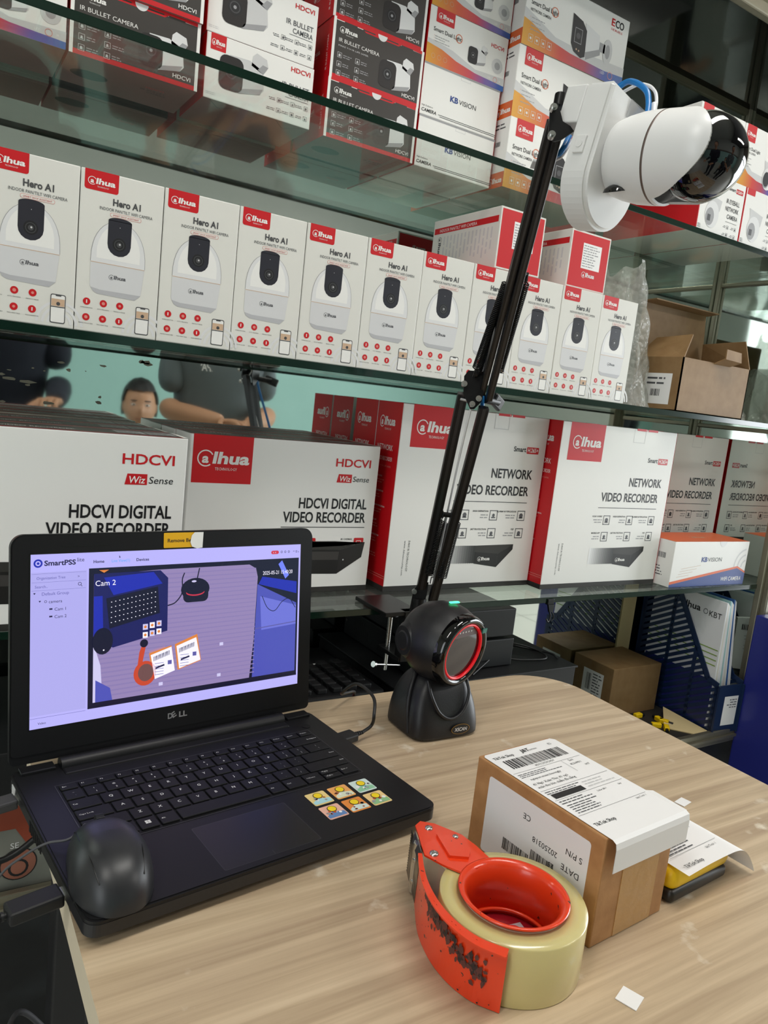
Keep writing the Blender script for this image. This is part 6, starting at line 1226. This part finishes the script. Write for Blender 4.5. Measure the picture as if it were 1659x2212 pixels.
# ------------------------------------------------------------------ people, seen in the mirror
SK = mat('skin', '#b98a6c', .5, spec=.4); HAIR = mat('hair_black', '#121012', .6)
def skin_obj(name, joints, edges, m, parent, root=0, lv=2):
    me = bpy.data.meshes.new(name); me.from_pydata([j[0] for j in joints], edges, []); me.materials.append(m); o = bpy.data.objects.new(name, me); COL.objects.link(o); o.parent = parent
    sk = o.modifiers.new('skin', 'SKIN'); sk.use_smooth_shade = True
    for i, j in enumerate(joints): me.skin_vertices[0].data[i].radius = (j[1], j[2] if len(j) > 2 else j[1]); me.skin_vertices[0].data[i].use_root = (i == root)
    sd = o.modifiers.new('subdivision', 'SUBSURF'); sd.levels = 1; sd.render_levels = lv; return o
def hand(parent, p, d, up, s=1.0):
    """palm with five bent fingers"""
    p = Vector(p); d = Vector(d).normalized(); up = Vector(up).normalized(); r = d.cross(up).normalized()
    J = [(p, .022 * s, .014 * s), (p + d * .045 * s, .030 * s, .013 * s), (p + d * .078 * s, .032 * s, .011 * s)]; E_ = [(0, 1), (1, 2)]
    skin_obj('palm', J, E_, SK, parent)
    for i, (o_, L_) in enumerate(((-.026, .066), (-.009, .076), (.009, .070), (.025, .055))):
        a = p + d * .080 * s + r * o_ * s; J = [(a - d * .02 * s, .0085 * s), (a + d * L_ * .42 * s - up * .004 * s, .0080 * s), (a + d * L_ * .75 * s - up * .018 * s, .0072 * s), (a + d * L_ * .85 * s - up * .040 * s, .0062 * s)]; skin_obj('finger', J, [(0, 1), (1, 2), (2, 3)], SK, parent, lv=1)
    a = p + d * .025 * s - r * .024 * s; skin_obj('thumb', [(a, .011 * s), (a + (d * .6 - r * .7 - up * .2) * .035 * s, .010 * s), (a + (d * 1.0 - r * .8 - up * .5) * .055 * s, .008 * s)], [(0, 1), (1, 2)], SK, parent, lv=1)
def head(parent, c, yaw, s=1.0):
    M = Matrix.Translation(c) @ Matrix.Rotation(yaw, 4, 'Z'); b = MB(); b.M = M; NA, NB = 36, 28; V = []      # faces +Y
    for i in range(NB + 1):
        ph = PI * i / NB; z = .115 * s * math.cos(ph); 
        for j in range(NA):
            a = 2 * PI * j / NA; rx = .074 * s * math.sin(ph) ** .85; ry = .092 * s * math.sin(ph) ** .85
            if z < -.03 * s: k = min(1, (-.03 * s - z) / (.085 * s)); rx *= 1 - .38 * k; ry *= 1 - (.10 if math.sin(a) > 0 else .45) * k
            y = ry * math.sin(a); x = rx * math.cos(a)
            if math.sin(a) > .2:
                f_ = (math.sin(a) - .2) / .8
                y += s * (.020 * math.exp(-((x / (.011 * s)) ** 2) - ((z + .012 * s) / (.022 * s)) ** 2) - .009 * math.exp(-(((abs(x) - .030 * s) / (.016 * s)) ** 2) - ((z - .012 * s) / (.013 * s)) ** 2) + .006 * math.exp(-((x / (.026 * s)) ** 2) - ((z + .052 * s) / (.010 * s)) ** 2)) * f_
            V.append((x, y, z))
    b.add(V, [(i * NA + j, (i + 1) * NA + j, (i + 1) * NA + (j + 1) % NA, i * NA + (j + 1) % NA) for i in range(NB) for j in range(NA)], SK, True)
    for sx in (-1, 1): b.lathe([(.0001, .008), (.012, .006), (.017, .0), (.012, -.006), (.0001, -.006)], SK, 16, Matrix.Translation((sx * .075 * s, -.004, -.002)) @ Matrix.Rotation(PI / 2, 4, 'Y') @ Matrix.Diagonal((1.5, .9, .7, 1)))
    b.build('head', parent)
    b = MB(); b.M = M
    for sx in (-1, 1):
        b.lathe([(.0001, .004), (.006, .003), (.011, 0)], mat('eye_white', '#d8d4d0', .3), 16, Matrix.Translation((sx * .030 * s, .0795 * s, .012 * s)) @ Matrix.Rotation(-PI / 2, 4, 'X') @ Matrix.Diagonal((1.1, .5, 1, 1)))
        b.lathe([(.0001, .0050), (.0042, .0042)], HAIR, 12, Matrix.Translation((sx * .030 * s, .0795 * s, .012 * s)) @ Matrix.Rotation(-PI / 2, 4, 'X'))
        b.box((sx * .030 * s - .016 * s, .080 * s, .029 * s), (sx * .030 * s + .016 * s, .086 * s, .034 * s), HAIR, .002)
    b.box((-.022 * s, .082 * s, -.054 * s), (.022 * s, .090 * s, -.050 * s), mat('lips', '#8e5548', .5), .0015); b.build('face_features', parent)
    b = MB(); b.M = M; V = []; q = random.Random(2); keepf = []
    for i in range(NB + 1):
        ph = PI * .62 * i / NB
        for j in range(NA):
            a = 2 * PI * j / NA; k = 1.10 + .03 * math.sin(9 * a + 5 * ph) + .02 * math.sin(17 * a); V.append((.078 * s * k * math.sin(ph) ** .85 * math.cos(a), .094 * s * k * math.sin(ph) ** .85 * math.sin(a) - .006, .119 * s * k * math.cos(ph) + .004))
    for i in range(NB):
        for j in range(NA):
            a = 2 * PI * (j + .5) / NA; ph = PI * .62 * (i + .5) / NB
            lim = .98 if math.sin(a) > .35 else (1.45 if math.sin(a) > -.1 else 2.0)
            if ph < lim: keepf.append((i * NA + j, (i + 1) * NA + j, (i + 1) * NA + (j + 1) % NA, i * NA + (j + 1) % NA))
    b.add(V, keepf, HAIR, True); b.build('hair', parent)
def person(loc, yaw, label, shirt, collar_z, seated=False, pose='hands', trousers='#24262c', s=1.0, sleeve=None):
    t = tag(empty('person', loc, yaw), label, 'person'); cz = collar_z; top_ = (0, -.005, cz - .02)
    hip = cz - .52 * s; J = [((0, -.02, hip), .160 * s, .120 * s), ((0, -.02, hip + .18 * s), .180 * s, .115 * s), ((0, 0, hip + .34 * s), .205 * s, .120 * s), ((0, 0, hip + .44 * s), .150 * s, .090 * s), ((0, 0, cz - .01), .062 * s)]; E_ = [(0, 1), (1, 2), (2, 3), (3, 4)]
    sh = .160 * s; k = len(J)
    for sx in (-1, 1):
        J += [((sx * sh, -.005, cz - .080 * s), .066 * s), ((sx * (sh + .022), .0, cz - .20 * s), .062 * s), ((sx * (sh + .030), .03, cz - .31 * s), .058 * s)]; E_ += [(3, k), (k, k + 1), (k + 1, k + 2)]; k += 3
    skin_obj('shirt', J, E_, shirt, t)
    skin_obj('neck', [((0, 0, cz - .05), .052 * s), ((0, .01, cz + .05 * s), .050 * s), ((0, .02, cz + .10 * s), .048 * s)], [(0, 1), (1, 2)], SK, t)
    head(t, Vector((0, .03, cz + .175 * s)), 0, s)
    for sx in (-1, 1):
        el = Vector((sx * (sh + .035), .05, cz - .37 * s)); wr = {'hands': Vector((sx * .050, .28, cz - .385 * s)), 'phone': Vector((sx * .06, .26, cz - .02)), 'rest': Vector((sx * .16, .26, cz - .40 * s))}[pose]
        skin_obj('forearm', [(el - Vector((0, .03, -.03)), .046 * s), (el, .047 * s), (el.lerp(wr, .5), .040 * s), (wr, .028 * s)], [(0, 1), (1, 2), (2, 3)], sleeve or SK, t); hand(t, wr, (Vector((-sx * .35, .9, .10)) if pose != 'phone' else Vector((-sx * .2, .3, .9))), (0, -.2, 1) if pose != 'phone' else (0, -1, .2), s)
    tm = mat('trousers_' + trousers[1:], trousers, .8)
    fz = FZ - loc[2]
    if not seated: J = [((0, -.02, hip + .03), .150 * s, .115 * s)] + [((sx * .095, -.02, hip - .10), .088 * s) for sx in (-1, 1)] + [((sx * .10, .0, (hip + fz) / 2), .066 * s) for sx in (-1, 1)] + [((sx * .11, -.03, fz + .08), .050 * s) for sx in (-1, 1)]; E_ = [(0, 1), (0, 2), (1, 3), (2, 4), (3, 5), (4, 6)]
    else: J = [((0, -.02, hip + .03), .150 * s, .115 * s)] + [((sx * .10, .12, hip), .085 * s) for sx in (-1, 1)] + [((sx * .12, .42, hip), .068 * s) for sx in (-1, 1)] + [((sx * .12, .42, fz + .08), .048 * s) for sx in (-1, 1)]; E_ = [(0, 1), (0, 2), (1, 3), (2, 4), (3, 5), (4, 6)]
    skin_obj('trousers', J, E_, tm, t)
    for sx in (-1, 1):
        b = MB(); y_ = -.03 if not seated else .42; b.box((sx * .115 - .045, y_ - .08, fz), (sx * .115 + .045, y_ + .17, fz + .075), HAIR, .03, 3, smooth=True); b.build('shoe', t)
    return t
m_polo = mat('polo_grey', '#5d666a', .85, bump=(60, .4)); m_navyp = mat('shirt_navy', '#0e1526', .85, bump=(50, .4))
p1 = person((.765, -1.27, 0), .06, 'person in a grey polo shirt holding both hands together, standing, reflected in the mirror', m_polo, .66)
bpy.context.view_layer.update(); shirt_o = [c for c in p1.children if c.name.startswith('shirt')][0].evaluated_get(bpy.context.evaluated_depsgraph_get())
def chest(x, z):
    hit, loc, nn, _ = shirt_o.ray_cast(Vector((x, 1, z)), Vector((0, -1, 0))); return loc.y if hit else .13
yc = max(chest(-.07, .47), chest(-.045, .47), chest(-.095, .47)) + .002; yk = chest(0, .52) + .002
b = MB(); F = Face(b, (-.045, yc, .455), (-1, 0, 0), (0, 0, 1)); F.text('SPA', 0, 0, .030, PALE, w=.05, bold=.02, sh=.1, l=3); F.ring(.026, .012, .030, .004, PALE, 3, .2, 2.6, 14)
b.build('chest_emblem', p1)
b = MB(); b.lathe([(.058, 0), (.066, .012), (.060, .030), (.054, .030)], m_polo, 28, Matrix.Translation((0, .008, .655)), closed=True); b.box((-.014, yk - .01, .44), (.014, yk, .60), m_polo, .003)
for z in (.455, .495, .54): b.cyl((0, yk - .002, z), (0, yk + .003, z), .005, PALE, 10)
b.build('collar', p1)
person((.650, -2.04, 0), .20, 'person with short black hair, seated further back, reflected in the mirror', mat('shirt_dark', '#33383c', .85), .085, seated=True, pose='rest')
p3 = person((-.04, -1.18, 0), .0, 'person in a navy shirt standing at the left, reflected in the mirror', m_navyp, .70, pose='rest', sleeve=m_navyp)
ch = tag(empty('stool', (.650, -2.06, FZ)), 'black padded stool under the seated person', 'stool'); b = MB(); b.cyl((0, 0, .10), (0, 0, .16), .17, m_eq, 32); b.build('seat', ch)
for k in range(4):
    b = MB(); a = PI / 4 + k * PI / 2; b.cyl((.11 * math.cos(a), .11 * math.sin(a), .10), (.17 * math.cos(a), .17 * math.sin(a), 0), .012, m_scr, 12); b.build('leg', ch)
